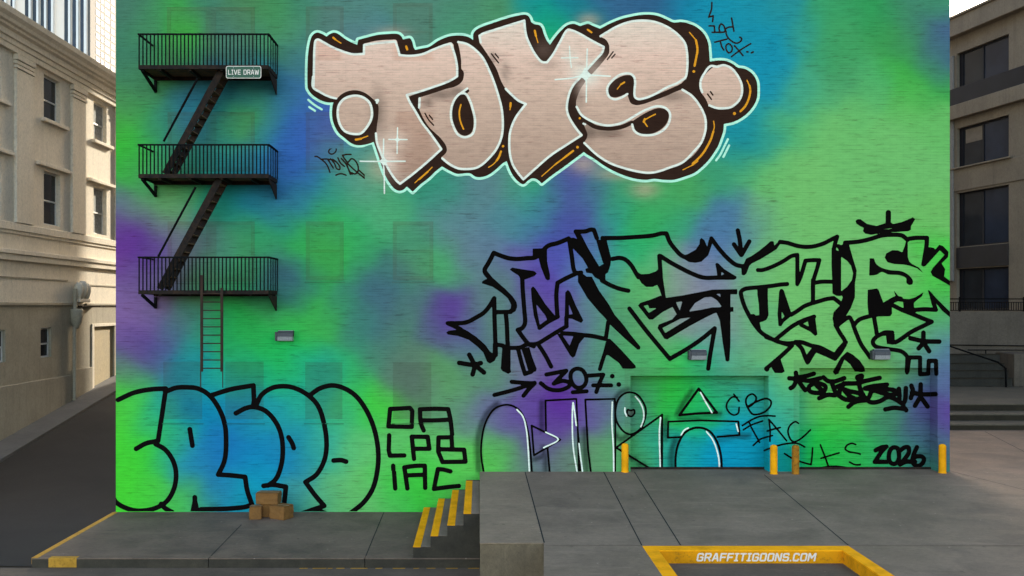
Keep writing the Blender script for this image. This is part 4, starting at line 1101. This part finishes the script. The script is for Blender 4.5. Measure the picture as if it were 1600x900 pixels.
def painted_patch(rects, proud, k, tint, name, parent, step=3.0, plane=0.0, full=True):
    """small raised boards and frames that were sprayed over with the wall: boxes whose faces carry the wall's colours"""
    b = bmesh.new(); pix = []
    for r in rects:
        x0, x1, y0, y1 = r[:4]
        pr = r[4] if len(r) > 4 else proud
        nx, ny = max(1, int(round((x1 - x0) / step))), max(1, int(round((y1 - y0) / step)))
        gx, gy = np.linspace(x0, x1, nx + 1), np.linspace(y0, y1, ny + 1)
        g = []
        for y in gy:
            row = []
            for x in gx:
                X_, Z_ = unproj(x, y, plane)
                row.append(b.verts.new((X_, plane - pr, Z_))); pix.append((x, y))
            g.append(row)
        for j in range(ny):
            for i in range(nx):
                b.faces.new([g[j + 1][i], g[j + 1][i + 1], g[j][i + 1], g[j][i]])
        if pr > .004:
            edge = [(x0, y0), (x1, y0), (x1, y1), (x0, y1)]
            for e0, e1 in zip(edge, edge[1:] + edge[:1]):
                A, B_ = unproj(*e0, plane), unproj(*e1, plane)
                b.faces.new([b.verts.new((A[0], plane - pr, A[1])), b.verts.new((B_[0], plane - pr, B_[1])), b.verts.new((B_[0], plane + .0, B_[1])), b.verts.new((A[0], plane + .0, A[1]))])
                pix += [e0, e1, e1, e0]
    P_ = np.array(pix, float)
    c = (wall_colour if full else mural)(P_[:, 0], P_[:, 1])
    dark = (c.max(1) < 60)[:, None]
    c = np.where(dark, c, c * k * (1 - .14) + np.array(tint) * .14)
    me = bpy.data.meshes.new(name)
    b.to_mesh(me); b.free()
    setcol(me, c)
    return link(name, me, M['paint'], parent)
WIN = [('sash', 478, 537, 10, 95), ('sash', 478, 537, 175, 266), ('sash', 478, 537, 346, 438), ('board', 477, 535, 566, 655),
       ('sash', 614, 676, 5, 95), ('sash', 614, 676, 174, 270), ('sash', 614, 677, 346, 438), ('board', 614, 674, 566, 655),
       ('pair', 261, 398, 11, 108), ('pair', 262, 398, 175, 268), ('pair', 262, 398, 346, 440), ('board', 255, 316, 565, 655), ('board', 352, 412, 565, 655)]
for kind, x0, x1, y0, y1 in WIN:
    board = kind == 'board'
    pan = painted_patch([(x0, x1, y0, y1)], .0014, .92 if board else .99, (92, 100, 92), 'window', mb_, 3.0, full=False)
    covered = x0 > 470 and y0 < 300                    # lies under the big lettering: flush with the wall
    if board:
        painted_patch([(x0 - 2, x1 + 2, y1 + 6, y1 + 8)], .0120, .90, (60, 80, 70), 'sill', pan)
        continue
    fr = [(x0, x0 + 6, y0, y1), (x1 - 6, x1, y0, y1), (x0 + 6, x1 - 6, y0, y0 + 6), (x0 + 6, x1 - 6, y1 - 7, y1)]
    if kind == 'pair':
        m = (x0 + x1) / 2
        fr += [(m - 8, m + 8, y0 + 6, y1 - 7)]
    else:
        m = (y0 + y1) / 2
        fr += [(x0 + 6, x1 - 6, m - 2, m + 2)]
    painted_patch(fr, .0020 if covered else .0075, .94, (112, 92, 80), 'frame', pan, 2.0, full=False)
    painted_patch([(x0 - 2, x1 + 2, y1 + 2, y1 + 4)], .0020 if covered else .0090, .93, (80, 84, 74), 'sill', pan, 2.0, full=False)

# roll-up doors
door_obj = []
for di, (a, c, t) in enumerate(DOORS):
    x0, x1, zt = unproj(a, 0)[0] + .004, unproj(c, 0)[0] - .004, unproj(0, t)[1]
    b = bmesh.new(); pix = []
    z = DZ - .02
    rows = []
    while z < zt + .15:
        rows += [(z, REC), (z + .160, REC), (z + .166, REC + .014), (z + .174, REC + .014)]
        z += .18
    nx = 60
    gx = np.linspace(x0, x1, nx + 1)
    prev = None
    for (zz, yy) in rows:
        row = [b.verts.new((x, yy, zz)) for x in gx]
        s_ = (D0 + yy) / F
        pix += [(PX + x / s_, PY - (zz - H) / s_) for x in gx]
        if prev:
            for i in range(nx): b.faces.new([prev[i], prev[i + 1], row[i + 1], row[i]])
        prev = row
    me = bpy.data.meshes.new('loading_door')
    b.to_mesh(me); b.free()
    P_ = np.array(pix)
    setcol(me, mural(P_[:, 0], P_[:, 1]) * np.array([.93, .98, .98]))
    o = link('loading_door', me, M['paint'], mb_)
    o['label'] = ('left ridged loading door sprayed turquoise and green', 'right ridged loading door sprayed bright green with a date on it')[di]
    door_obj.append(o)
    fr = painted_patch([(a - 9, a - 1, t - 1, 736.5), (a - 9, c + (6 if di == 0 else 2), t - 13, t - 1)], .0035, .96, (85, 125, 95), 'door_frame', mb_, 3.0, full=False)
    b = MB(); b.box(x0, x1, REC - .045, REC - .006, DZ + .002, DZ + .07, .006)
    b.build('bottom_bar', M['steel'], o)

# lay the sprayed lettering on the wall and on the recessed doors
for nm, lab, layers in PIECES:
    main = None
    order = sorted(layers, key=lambda l: l[0] is not None)
    for lname, fld, fn, off in order:
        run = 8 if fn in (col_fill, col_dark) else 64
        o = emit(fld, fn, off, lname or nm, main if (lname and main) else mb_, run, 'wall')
        if o and lname is None:
            main = o; o['label'] = lab
    for di in (0, 1):
        dmain = None
        for lname, fld, fn, off in order:
            o = emit(fld, fn, off, 'graffiti' if lname is None else lname, door_obj[di], 64, di)
            emit(fld, fn, off, 'graffiti' if lname is None else lname, door_obj[di], 64, ('reveal', di))

# ================================================================ fire escape on the wall
fe = empty('fire_escape', (-8.3, -.6, 6.8), 'black iron fire escape with three railed landings, zigzag stairs and a rusty drop ladder', 'fire escape')
FY = -1.19
XL, XR = -10.226, -6.33
def landing(zf, zr, ladder_gap=False):
    b = MB()
    b.box(XL, XR, FY, FY + .05, zf - .07, zf + .05, .004)                 # front channel
    b.box(XL, XL + .05, FY + .052, -.002, zf - .07, zf + .05)
    b.box(XR - .05, XR, FY + .052, -.002, zf - .07, zf + .05)
    b.box(XL + .052, XR - .052, -.06, -.004, zf - .12, zf + .05)
    for xx in (-9.6, -8.7, -7.75, -6.9): b.box(xx - .04, xx + .04, FY + .052, -.064, zf - .11, zf - .012)
    p = b.build('landing', M['steel'], fe)
    b = MB()
    n = 26
    for i in range(n):                                                    # deck of close flat bars
        x0 = XL + .06 + i * (XR - XL - .12) / n
        b.box(x0, x0 + (XR - XL - .12) / n - .006, FY + .055, -.066, zf - .010, zf + .012)
    b.build('deck', M['deck'], p)
    b = MB()
    b.box(XL - .02, XR + .02, FY - .005, FY + .045, zr - .05, zr, .006)
    b.bar((XR - .0, FY + .045, zr - .025), (XR, -.004, zr - .025), .05)
    b.bar((XL, FY + .045, zr - .025), (XL, -.004, zr - .025), .045)
    n = 34
    for i in range(n + 1):
        xx = XL + .02 + i * (XR - XL - .04) / n
        b.bar((xx, FY + .02, zf + .045), (xx, FY + .02, zr - .045), .032)
    for i in range(1, 5):
        yy = FY + .02 + i * (-.02 - FY - .02) / 4
        b.bar((XR, min(yy, -.03), zf + .045), (XR, min(yy, -.03), zr - .045), .026)
    b.build('railing', M['iron'], p)
    b = MB()                                                              # open triangular bracket
    b.bar((XL + .10, FY + .06, zf - .10), (XL + .10, -.02, zf - .46), .085, .06)
    b.bar((XL + .10, -.045, zf - .14), (XL + .10, -.045, zf - .50), .07)
    b.build('bracket', M['iron'], p)
    b = MB()                                                              # plate bracket
    b.prism([(FY + .02, zf - .075), (-.003, zf - .12), (-.003, zf - .56), (-.09, zf - .58)], 'x', XR - .035, XR - .012)
    b.build('bracket', M['steel'], p)
    return p
for zf, zr in ((13.60, 14.60), (10.34, 11.29), (6.86, 7.92)): landing(zf, zr)
def stairs(xt, zt, xb, zb):
    ya, yb = -.96, -.36
    b = MB()
    for y in (ya, yb):
        d = Vector((xb - xt, 0, zb - zt)).normalized()
        n = Vector((-d.z, 0, d.x)) * .10
        A, B_ = Vector((xt, 0, zt)), Vector((xb, 0, zb))
        pts = [A + n, B_ + n, B_ - n, A - n]
        b.prism([(p.x, p.z) for p in pts], 'y', y - .02, y + .02)
    p = b.build('stair_flight', M['steel'], fe)
    nst = 13
    for i in range(nst):
        t = (i + .6) / nst
        x, z = xt + (xb - xt) * t, zt + (zb - zt) * t
        b = MB(); b.box(x - .12, x + .12, ya + .022, yb - .022, z - .018, z + .012)
        b.build('tread', M['deck'], p)
    b = MB()
    b.rod((xt - .72, ya, zt - .25), (xb - .05, ya, zb + .98), .036)
    b.build('handrail', M['iron'], p)
stairs(-7.80, 13.56, -9.50, 10.42)
stairs(-7.86, 10.28, -9.66, 6.95)
b = MB()
for xx, zt in ((-8.30, 7.36), (-7.70, 6.98)):
    b.box(xx - .04, xx + .04, -1.30, -1.255, 4.48, zt, .006)
    b.rod((xx - .03 if xx < -8 else xx + .03, -1.285, 4.6), (xx - .03 if xx < -8 else xx + .03, -1.285, 4.0), .014)
lad = b.build('ladder', M['ladder'], fe)
for i in range(10):
    z = 4.58 + i * .247
    b = MB(); b.rod((-8.26, -1.278, z), (-7.74, -1.278, z), .017); b.build('rung', M['ladder'], lad)
# street-name style plate hung on the top landing
sg = empty('sign', (-7.06, -1.235, 13.42), 'small green rounded sign reading LIVE DRAW hung on the top fire escape landing', 'sign')
def rounded(w, h, r, n=6):
    out = []
    for cx, cz, a0 in ((w - r, h - r, 0), (-w + r, h - r, 90), (-w + r, -h + r, 180), (w - r, -h + r, 270)):
        for k_ in range(n + 1):
            a = R(a0 + 90 * k_ / n)
            out.append((cx + r * math.cos(a), cz + r * math.sin(a)))
    return out
b = MB(); b.prism(rounded(.525, .185, .06), 'y', -.010, .010); b.build('border', M['sign_white'], sg, world=False)
b = MB(); b.prism(rounded(.507, .167, .05), 'y', -.014, -.0105); b.build('plate', M['sign_green'], sg, world=False)
lettering('lettering', 'LIVE DRAW', .92, .15, 0, M['sign_white'], sg, (-7.06, -1.2525, 13.418), 1.05)
for sx_ in (-.30, .30):
    for sz_ in (-.128, .128):
        b = MB(); b.rod((sx_, -.019, sz_), (sx_, -.0135, sz_), .013); b.build('bolt', M['lamp_lens'], sg, world=False)

# ================================================================ wall lamps
def wall_lamp(px, py, label, w=.56, h=.33):
    X_, Z_ = unproj(px, py)
    t = empty('wall_lamp', (X_, 0, Z_), label, 'wall lamp', 'bulkhead lamps on the painted wall')
    b = MB()
    b.prism([(0, h / 2), (-.12, h / 2), (-.2, h * .28), (-.215, -.01), (0, -.01)], 'x', -w / 2 + .08, w / 2, 0)
    b.box(-w / 2, -w / 2 + .078, -.20, 0, -h / 2 + .02, h / 2 - .03, .02)
    b.build('housing', M['lamp_dark'], t, world=False)
    b = MB()
    b.prism([(-.004, -.014), (-.212, -.014), (-.19, -h * .42), (-.004, -h / 2)], 'x', -w / 2 + .085, w / 2 - .01, 0)
    b.build('lens', M['lamp_lens'], t, world=False)
    b = MB(); b.box(-w / 2 + .08, w / 2, -.12, 0, h / 2 - .03, h / 2 + .012, .008); b.build('top_plate', M['lamp_lens'], t, world=False)
wall_lamp(445.5, 525, 'grey bulkhead wall lamp to the right of the fire escape ladder')
wall_lamp(1088, 554.5, 'grey bulkhead wall lamp above the left loading door')
wall_lamp(1373, 554, 'grey bulkhead wall lamp above the right loading door')

# ================================================================ bollards
def bollard_mesh():
    r = .108
    prof = [(r + .012, 0), (r + .012, .015), (r, .03)] + [(r, .1 * k) for k in range(1, 9)] + [(r * math.cos(a), .83 + .07 * math.sin(a)) for a in (R(15), R(35), R(55), R(72), R(84))]
    b = MB(); b.lathe(prof, 0, 0, 24)
    me = bpy.data.meshes.new('bollard'); b.bm.to_mesh(me); b.bm.free()
    me.materials.append(M['yellow'])
    return me
bm0 = bollard_mesh()
first = None
for px, py, lab, rust in ((976.5, 737.5, 'yellow bollard left of the left loading door', 0), (1209, 740.5, 'clean yellow bollard between the loading doors beside a rusty one', 0),
                          (1243, 740.5, 'rusty brown stained yellow bollard between the two loading doors', 1), (1472.5, 739, 'yellow bollard at the right end of the painted wall', 0)):
    dd = (H - DZ) * F / (py - PY)
    loc = ((px - PX) * dd / F, dd - D0, DZ)
    if first is None: o = first = bpy.data.objects.new('bollard', bm0)
    else: o = first.copy()
    if rust:
        o.data = bm0.copy(); o.data.materials[0] = M['yellow_rust']
    C.objects.link(o); o.location = loc; o.rotation_euler = (0, 0, px)
    tag(o, lab, 'bollard', 'bollards by the loading doors')

# ================================================================ cardboard boxes
def carton(x, y, z, w, d, h, rz, label, flap=True):
    t = empty('cardboard_box', (x, y, z), label, 'box', 'cardboard boxes at the foot of the wall', rz)
    b = MB()
    bb = bmesh.new(); bmesh.ops.create_cube(bb, size=1.0)
    for v in bb.verts: v.co = Vector((v.co.x * w, v.co.y * d, (v.co.z + .5) * (h - .012)))
    bmesh.ops.bevel(bb, geom=list(bb.edges), offset=.012, segments=2, affect='EDGES')
    bmesh.ops.subdivide_edges(bb, edges=[e for e in bb.edges if e.calc_length() > .15], cuts=3, use_grid_fill=True)
    rr = random.Random(w)
    for v in bb.verts: v.co += Vector((rr.uniform(-1, 1), rr.uniform(-1, 1), rr.uniform(-.6, .6) if v.co.z > .05 else 0)) * .008
    b.add(bb); b.build('carton', M['cardboard'], t, world=False)
    for s_ in (-1, 1):
        b = MB(); b.box(-w / 2 + .01, w / 2 - .01, min(s_ * .006, s_ * (d / 2 - .012)), max(s_ * .006, s_ * (d / 2 - .012)), h - .011, h + .002, .002)
        b.build('flap', M['cardboard'], t, world=False)
    b = MB(); b.box(-w / 2 - .006, w / 2 + .006, -.03, .03, h + .0025, h + .0045); b.box(-w / 2 - .010, -w / 2 - .007, -.03, .03, h - .12, h + .004)
    b.build('tape', M['tape'], t, world=False)
carton(-6.79, -.80, 0, .36, .40, .37, R(4), 'small upright brown cardboard box at the left of the pile')
carton(-6.03, -.78, 0, .56, .46, .40, R(-27), 'wide brown cardboard box turned at an angle at the right of the pile')
carton(-6.47, -.52, 0, .42, .34, .39, R(-3), 'brown cardboard box half hidden behind the two front boxes')
carton(-6.47, -.55, .404, .68, .42, .34, R(-5), 'brown cardboard box stacked on top of the others')

# ================================================================ facades
def facade(mapf, U0, U1, V0, V1, holes, depth):
    """flat wall with openings and their reveals; mapf(u, v, d): d runs into the wall"""
    us = sorted({U0, U1} | {h[0] for h in holes} | {h[1] for h in holes})
    vs_ = sorted({V0, V1} | {h[2] for h in holes} | {h[3] for h in holes})
    b = MB()
    for u0, u1 in zip(us[:-1], us[1:]):
        for v0, v1 in zip(vs_[:-1], vs_[1:]):
            mu, mv = (u0 + u1) / 2, (v0 + v1) / 2
            if any(h[0] < mu < h[1] and h[2] < mv < h[3] for h in holes): continue
            b.quad([mapf(u0, v0, 0), mapf(u1, v0, 0), mapf(u1, v1, 0), mapf(u0, v1, 0)])
    for u0, u1, v0, v1 in [h[:4] for h in holes]:
        for (a, c) in (((u0, v0), (u1, v0)), ((u1, v0), (u1, v1)), ((u1, v1), (u0, v1)), ((u0, v1), (u0, v0))):
            b.quad([mapf(*a, 0), mapf(*c, 0), mapf(*c, depth), mapf(*a, depth)])
    return b
def fbox(b, mapf, u0, u1, v0, v1, d0, d1, bev=0.0):
    bb = bmesh.new()
    vs_ = [bb.verts.new(mapf(u, v, d)) for d in (d0, d1) for u, v in ((u0, v0), (u1, v0), (u1, v1), (u0, v1))]
    for q in ((0, 1, 2, 3), (7, 6, 5, 4), (0, 4, 5, 1), (1, 5, 6, 2), (2, 6, 7, 3), (3, 7, 4, 0)): bb.faces.new([vs_[i] for i in q])
    bmesh.ops.recalc_face_normals(bb, faces=list(bb.faces))
    if bev: bmesh.ops.bevel(bb, geom=list(bb.edges), offset=bev, segments=1, affect='EDGES')
    b.add(bb)

# ---- cream building across the alley (u is the distance from the camera plane, v the height)
LX = -20.4
lm = lambda u, v, d: (LX - d, u - D0, v)
cb = empty('cream_building', (LX, 14, 0), 'cream stucco building with stepped cornice and recessed sash windows across the alley', 'building')
up, lo, gr = [], [], []
for k_ in range(-2, 6):
    u = 41.9 + 5.4 * k_
    up.append((u, u + 1.65, 15.22, 17.30)); lo.append((u, u + 1.65, 10.28, 12.78))
for u in (29.2, 33.3, 37.4, 41.5): gr.append((u, u + 1.02, 4.03, 5.42))
door = (47.2, 49.9, 1.2, 5.33)
fb = facade(lm, 26.0, 78.0, 6.5, 19.0, up + lo, .27)
fbox(fb, lm, 26.0, 78.0, 6.5, 19.0, 1.6, 14.0)
fb.build('upper_wall', M['stucco'], cb)
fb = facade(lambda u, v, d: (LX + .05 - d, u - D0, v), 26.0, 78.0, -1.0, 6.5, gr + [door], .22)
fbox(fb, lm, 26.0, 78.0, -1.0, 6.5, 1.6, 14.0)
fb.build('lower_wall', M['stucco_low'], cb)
prof = [(-20.4, 17.5), (-20.22, 17.5), (-20.22, 17.72), (-20.15, 17.75), (-20.15, 17.95), (-20.05, 17.97), (-20.05, 18.22), (-19.88, 18.27),
        (-19.88, 18.38), (-19.75, 18.42), (-19.7, 18.55), (-19.55, 18.68), (-19.5, 18.90), (-21.4, 19.1), (-21.4, 17.5)]
b = MB(); b.prism(prof, 'y', -2.0, 50.0); b.build('cornice', M['stucco'], cb)
b = MB()
fbox(b, lm, 26, 78, 9.74, 10.08, -.12, .0, .02); fbox(b, lm, 26, 78, 9.60, 9.738, -.06, 0)
b.build('belt_course', M['stucco'], cb)
b = MB()
fbox(b, lm, 26, 78, 8.70, 8.90, -.22, 0, .02); fbox(b, lm, 26, 78, 8.42, 8.698, -.15, 0, .02)
b.build('belt_course', M['stucco'], cb)
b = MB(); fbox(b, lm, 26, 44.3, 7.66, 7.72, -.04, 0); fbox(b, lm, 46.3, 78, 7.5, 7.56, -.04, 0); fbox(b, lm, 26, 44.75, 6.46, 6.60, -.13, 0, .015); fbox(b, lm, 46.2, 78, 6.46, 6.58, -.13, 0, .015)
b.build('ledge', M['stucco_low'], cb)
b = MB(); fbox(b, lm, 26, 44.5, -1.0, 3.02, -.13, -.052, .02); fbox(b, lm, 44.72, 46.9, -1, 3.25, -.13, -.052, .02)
b.build('plinth', M['stucco_low'], cb)
for k_ in range(-2, 6):
    u = 44.6 + 5.4 * k_
    b = MB(); fbox(b, lm, u, u + 1.5, 10.1, 16.85, -.14, 0, .015)
    fbox(b, lm, u - .07, u + 1.57, 17.22, 17.48, -.22, 0, .02); fbox(b, lm, u - .04, u + 1.54, 16.86, 17.0, -.19, 0, .015); fbox(b, lm, u - .02, u + 1.52, 17.05, 17.2, -.17, 0, .01)
    b.build('pilaster', M['stucco'], cb)
    b = MB(); fbox(b, lm, u - 3.5, u - .25, 12.95, 13.12, -.2, 0, .02); b.build('ledge', M['stucco'], cb)
def sash(mapf, h, parent, rec, curtain=False, glass='glass_dark', sill=True):
    u0, u1, v0, v1 = h
    fr = MB()
    w = .07
    fbox(fr, mapf, u0, u0 + w, v0, v1, rec - .07, rec); fbox(fr, mapf, u1 - w, u1, v0, v1, rec - .07, rec)
    fbox(fr, mapf, u0 + w, u1 - w, v1 - w, v1, rec - .07, rec); fbox(fr, mapf, u0 + w, u1 - w, v0, v0 + w, rec - .07, rec)
    m = v0 + (v1 - v0) * .46
    fbox(fr, mapf, u0 + w, u1 - w, m - .035, m + .035, rec - .09, rec)
    f_ = fr.build('window', M['white_frame'], parent)
    p = MB(); fbox(p, mapf, u0 + w, u1 - w, v0 + w, m - .037, rec - .03, rec - .01); p.build('pane', M['curtain'] if curtain else M[glass], f_)
    p = MB(); fbox(p, mapf, u0 + w, u1 - w, m + .037, v1 - w, rec - .05, rec - .02); p.build('pane', M['curtain'] if curtain else M[glass], f_)
    if curtain is False and sill:
        pass
    if sill:
        s2 = MB(); fbox(s2, mapf, u0 - .28, u1 + .55, v0 - .17, v0 - .002, -.2, rec, .015); s2.build('sill', M['stucco'], f_)
for h in up: sash(lm, h, cb, .27, curtain=(47 < h[0] < 48))
for h in lo: sash(lm, h, cb, .27, curtain=(47 < h[0] < 48), sill=False)
lm2 = lambda u, v, d: (LX + .05 - d, u - D0, v)
for h in gr: sash(lm2, h, cb, .20, sill=False)
b = MB(); fbox(b, lm2, door[0], door[1], door[2], door[3], .10, .16); b.build('blocked_doorway', M['tan'], cb)
b = MB(); fbox(b, lm2, 46.92, 47.18, 0, 5.5, -.05, 0, .01); fbox(b, lm2, 47.2, 50.1, 5.34, 5.5, -.05, 0, .01); b.build('door_surround', M['stucco'], cb)
# rain pipe with hopper head and a plaster corbel beside it
b = MB(); b.rod((LX + .2, 44.62 - D0, 1.0), (LX + .2, 44.62 - D0, 5.4), .09, 12)
b.lathe([(.10, 5.3), (.16, 5.42), (.26, 5.62), (.30, 5.9), (.32, 6.25), (.26, 6.3)], LX + .24, 44.75 - D0, 16)
b.rod((LX + .2, 44.7 - D0, 6.28), (LX + .2, 44.7 - D0, 7.3), .10, 12)
b.build('rain_pipe', M['stucco_low'], cb)
b = MB()
for (u, v, r) in ((45.15, 7.3, .22), (45.6, 7.38, .26), (46.05, 7.28, .22)):
    b.lathe([(.04, v - .62), (r * .7, v - .35), (r, v - .1), (r * .92, v + .15), (r * .5, v + .32)], LX + .18, u - D0, 14)
fbox(b, lm, 44.95, 46.2, 6.62, 6.8, -.32, 0, .03)
b.build('corbel', M['stucco'], cb)
b = MB(); fbox(b, lm, 44.95, 47.1, 6.38, 6.45, -.45, 0, .01); b.build('canopy', M['steel'], cb)

# ---- pale office tower far behind
tw = empty('office_tower', (-145, 272, 0), 'pale office tower with dark window strips rising far behind the cream building', 'building')
TY, TX1 = 300 - D0, -131.4
tfx = lambda p: (p - PX) * 300.0 / F
b = MB(); b.box(-190, TX1, TY, TY + 60, -1, 165)
b.build('wall', M['tower_stone'], tw)
cuts = [(-21, -14), (-9, -2), (2, 9), (17, 22), (39.5, 47), (51.5, 59), (64, 71), (75, 82), (101, 108.5), (113.5, 121), (126, 133)]
for p0, p1 in cuts:
    b = MB(); b.box(tfx(p0), tfx(p1), TY - .25, TY - .05, 60, 150)
    b.build('window', M['glass_blue'] if p0 > 74 and p0 != 101 else M['glass_dark'], tw)
    b = MB(); b.box(tfx(p1) + .02, tfx(p1 + 3.2), TY - 1.1, TY - .02, 55, 150); b.build('mullion', M['tower_white'], tw)
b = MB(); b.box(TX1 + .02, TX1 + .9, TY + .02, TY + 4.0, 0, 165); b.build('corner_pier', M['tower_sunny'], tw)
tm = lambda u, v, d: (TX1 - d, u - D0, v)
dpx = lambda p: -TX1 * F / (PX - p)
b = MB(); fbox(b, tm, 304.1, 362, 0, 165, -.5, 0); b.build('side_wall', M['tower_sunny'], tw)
for r_ in range(12):
    z = 84.5 + r_ * 2.66
    for p0, p1 in ((147.5, 153.3), (155.2, 158.6), (161.2, 168), (171.5, 176.5)):
        b = MB(); fbox(b, tm, dpx(p0), dpx(p1), z, z + 1.75, -.58, -.51); b.build('window', M['tower_pane'], tw)

# ---- taupe building on the right, seen at an angle
dv = Vector((.1829, -.9831, 0)); P0 = Vector((29.8, 28.83, 0)); nin = Vector((.9831, .1829, 0))
rm = lambda u, v, d: tuple(P0 + dv * u + nin * d + Vector((0, 0, v)))
tb = empty('taupe_building', tuple(P0), 'dull brown rendered building with wide dark windows above the right hand steps', 'building')
holes = []
bays = [(.62, 4.9), (7.2, 11.5), (13.8, 18.1), (20.4, 24.7), (27.0, 31.3), (33.6, 37.9)]
for a, c in bays:
    holes += [(a, c, 20.1, 22.25), (a, c, 15.1, 17.55), (a, c, 10.12, 13.5), (a, c, 6.2, 8.75)]
fb = facade(rm, -45, 48, -.6, 24.2, holes, .35)  # both ends lengthened out of view to keep sun and sky glow off the dock
fbox(fb, rm, -45, 48, -.6, 24.2, .8, 12)
fb.build('wall', M['taupe'], tb)
b = MB(); fbox(b, rm, -45, 48.3, 23.25, 24.35, -.5, -.002, .03); fbox(b, rm, -45, 48.3, 24.352, 24.5, -.62, 3, .02); b.build('parapet', M['taupe'], tb)
b = MB(); fbox(b, rm, -45, 48.2, 18.1, 18.98, -.38, -.002, .03); b.build('floor_band', M['taupe'], tb)
b = MB(); fbox(b, rm, -45, 48, 13.62, 15.0, -.06, -.002, .02); fbox(b, rm, .1, 5.2, 15.0, 15.09, -.2, .0, .01); b.build('floor_band', M['taupe'], tb)
b = MB(); fbox(b, rm, -.25, .42, 8.0, 22.2, -.14, -.002, .03); b.build('pier', M['pale_pier'], tb)
b = MB(); fbox(b, rm, .2, 48, 19.02, 20.05, -.22, -.002, .01); b.build('spandrel', M['spandrel'], tb)
b = MB(); fbox(b, rm, .62, 4.9, 8.8, 10.08, -.05, -.002, .01); b.build('spandrel', M['spandrel'], tb)
for (a, c, v0, v1) in holes:
    fr = MB()
    for u0, u1 in ((a, a + .32), (c - .1, c), (a + 1.95, a + 2.08)): fbox(fr, rm, u0, u1, v0, v1, .2, .33)
    fbox(fr, rm, a + .32, c - .1, v1 - .1, v1, .2, .33); fbox(fr, rm, a + .32, c - .1, v0, v0 + .09, .2, .33)
    f_ = fr.build('window', M['spandrel'], tb)
    p = MB(); fbox(p, rm, a + .325, a + 1.945, v0 + .095, v1 - .105, .26, .3); p.build('pane', M['glass_dark'], f_)
    p = MB(); fbox(p, rm, a + 2.085, c - .105, v0 + .095, v1 - .105, .25, .29); p.build('pane', M['glass_blue'], f_)
    if abs(v0 - 15.1) < .01:
        p = MB(); fbox(p, rm, a + .5, a + 1.93, v1 - 1.0, v1 - .15, .24, .255); p.build('blind', M['blind'], f_)

# ---- steps, landing and terrace on the right
def struct(name, b, mat): return tag(b.build(name, mat), kind='structure')
rs = empty('entrance_steps', (26, 10.5, DZ), 'three broad low stone steps at the foot of the right hand landing', 'steps')
zt = [1.50, 1.78, 2.09]; yb = [9.4, 10.6, 11.8, 20.4]
for i in range(3):
    b = MB(); b.box(14.9, 62, yb[i] + .03, 20.4 - .002 * i, (DZ if i == 0 else zt[i - 1]) + .001 - (.3 if i == 0 else 0), zt[i] - .06); s_ = b.build('riser', M['riser'], rs)
    b = MB(); b.box(14.9, 62, yb[i], yb[i + 1] + (.05 if i < 2 else 0), zt[i] - .058, zt[i], .012); b.build('tread', M['step_stone'], s_)
us_ = empty('upper_steps', (26.5, 20.6, 2.1), 'dark concrete flight rising to the terrace wall behind the landing', 'steps')
zs = [2.10, 2.54, 2.93, 3.30, 3.78]
for i in range(4):
    b = MB(); b.box(20.0, 28.75, 20.42 + .38 * i, 22.0, zs[i] + .001, zs[i + 1] - .04); s_ = b.build('riser', M['dark_stone'], us_)
    b = MB(); b.box(20.0, 28.75, 20.38 + .38 * i, 20.84 + .38 * i, zs[i + 1] - .038, zs[i + 1], .01); b.build('tread', M['riser'], s_)
b = MB(); b.box(28.8, 36.0, 20.3, 22.0, 2.091, 3.86, .03); tag(b.build('flank_wall', M['terrace']), 'low square concrete flank wall right of the dark upper steps', 'wall')
b = MB(); b.box(14.9, 62, 22.01, 22.4, 1.0, 6.12, .03); tag(b.build('terrace_wall', M['terrace']), 'plain grey concrete retaining wall under the black railing', 'wall')
b = MB(); b.box(14.9, 62, 22.41, 60, 1.0, 6.05); struct('terrace', b, M['slab'])
rl = empty('railing', (30, 22.2, 6.12), 'low black metal railing along the top of the terrace wall', 'railing')
b = MB(); b.box(16, 45, 22.15, 22.2, 6.80, 6.86); b.box(16, 45, 22.15, 22.2, 6.62, 6.66); b.box(16, 45, 22.15, 22.2, 6.17, 6.21)
for k_ in range(9): b.box(16.02 + 3.6 * k_, 16.1 + 3.6 * k_, 22.14, 22.21, 6.121, 6.95)
b.build('rail', M['iron'], rl)
b = MB()
for k_ in range(210): b.box(16.1 + k_ * .135, 16.135 + k_ * .135, 22.165, 22.19, 6.2, 6.63)
b.build('balusters', M['iron'], rl)
hr = empty('handrail', (27.7, 19.0, 2.09), 'sloping black handrail on the dark upper steps', 'handrail')
b = MB(); b.rod((23.4, 21.4, 5.05), (27.76, 20.0, 3.42), .045); b.rod((27.76, 20.0, 3.42), (28.1, 19.9, 3.1), .045); b.build('rail', M['iron'], hr)
b = MB(); b.rod((28.1, 19.9, 3.12), (28.12, 19.9, 2.09), .05); b.build('post', M['iron'], hr)
b = MB(); b.rod((25.9, 21.92, 4.27), (36, 21.92, 4.15), .03); b.rod((27.0, 21.6, 4.0), (36, 21.6, 3.98), .03); b.rod((28.0, 21.6, 3.8), (28.0, 21.6, 4.02), .03); b.build('rail', M['iron'], hr)
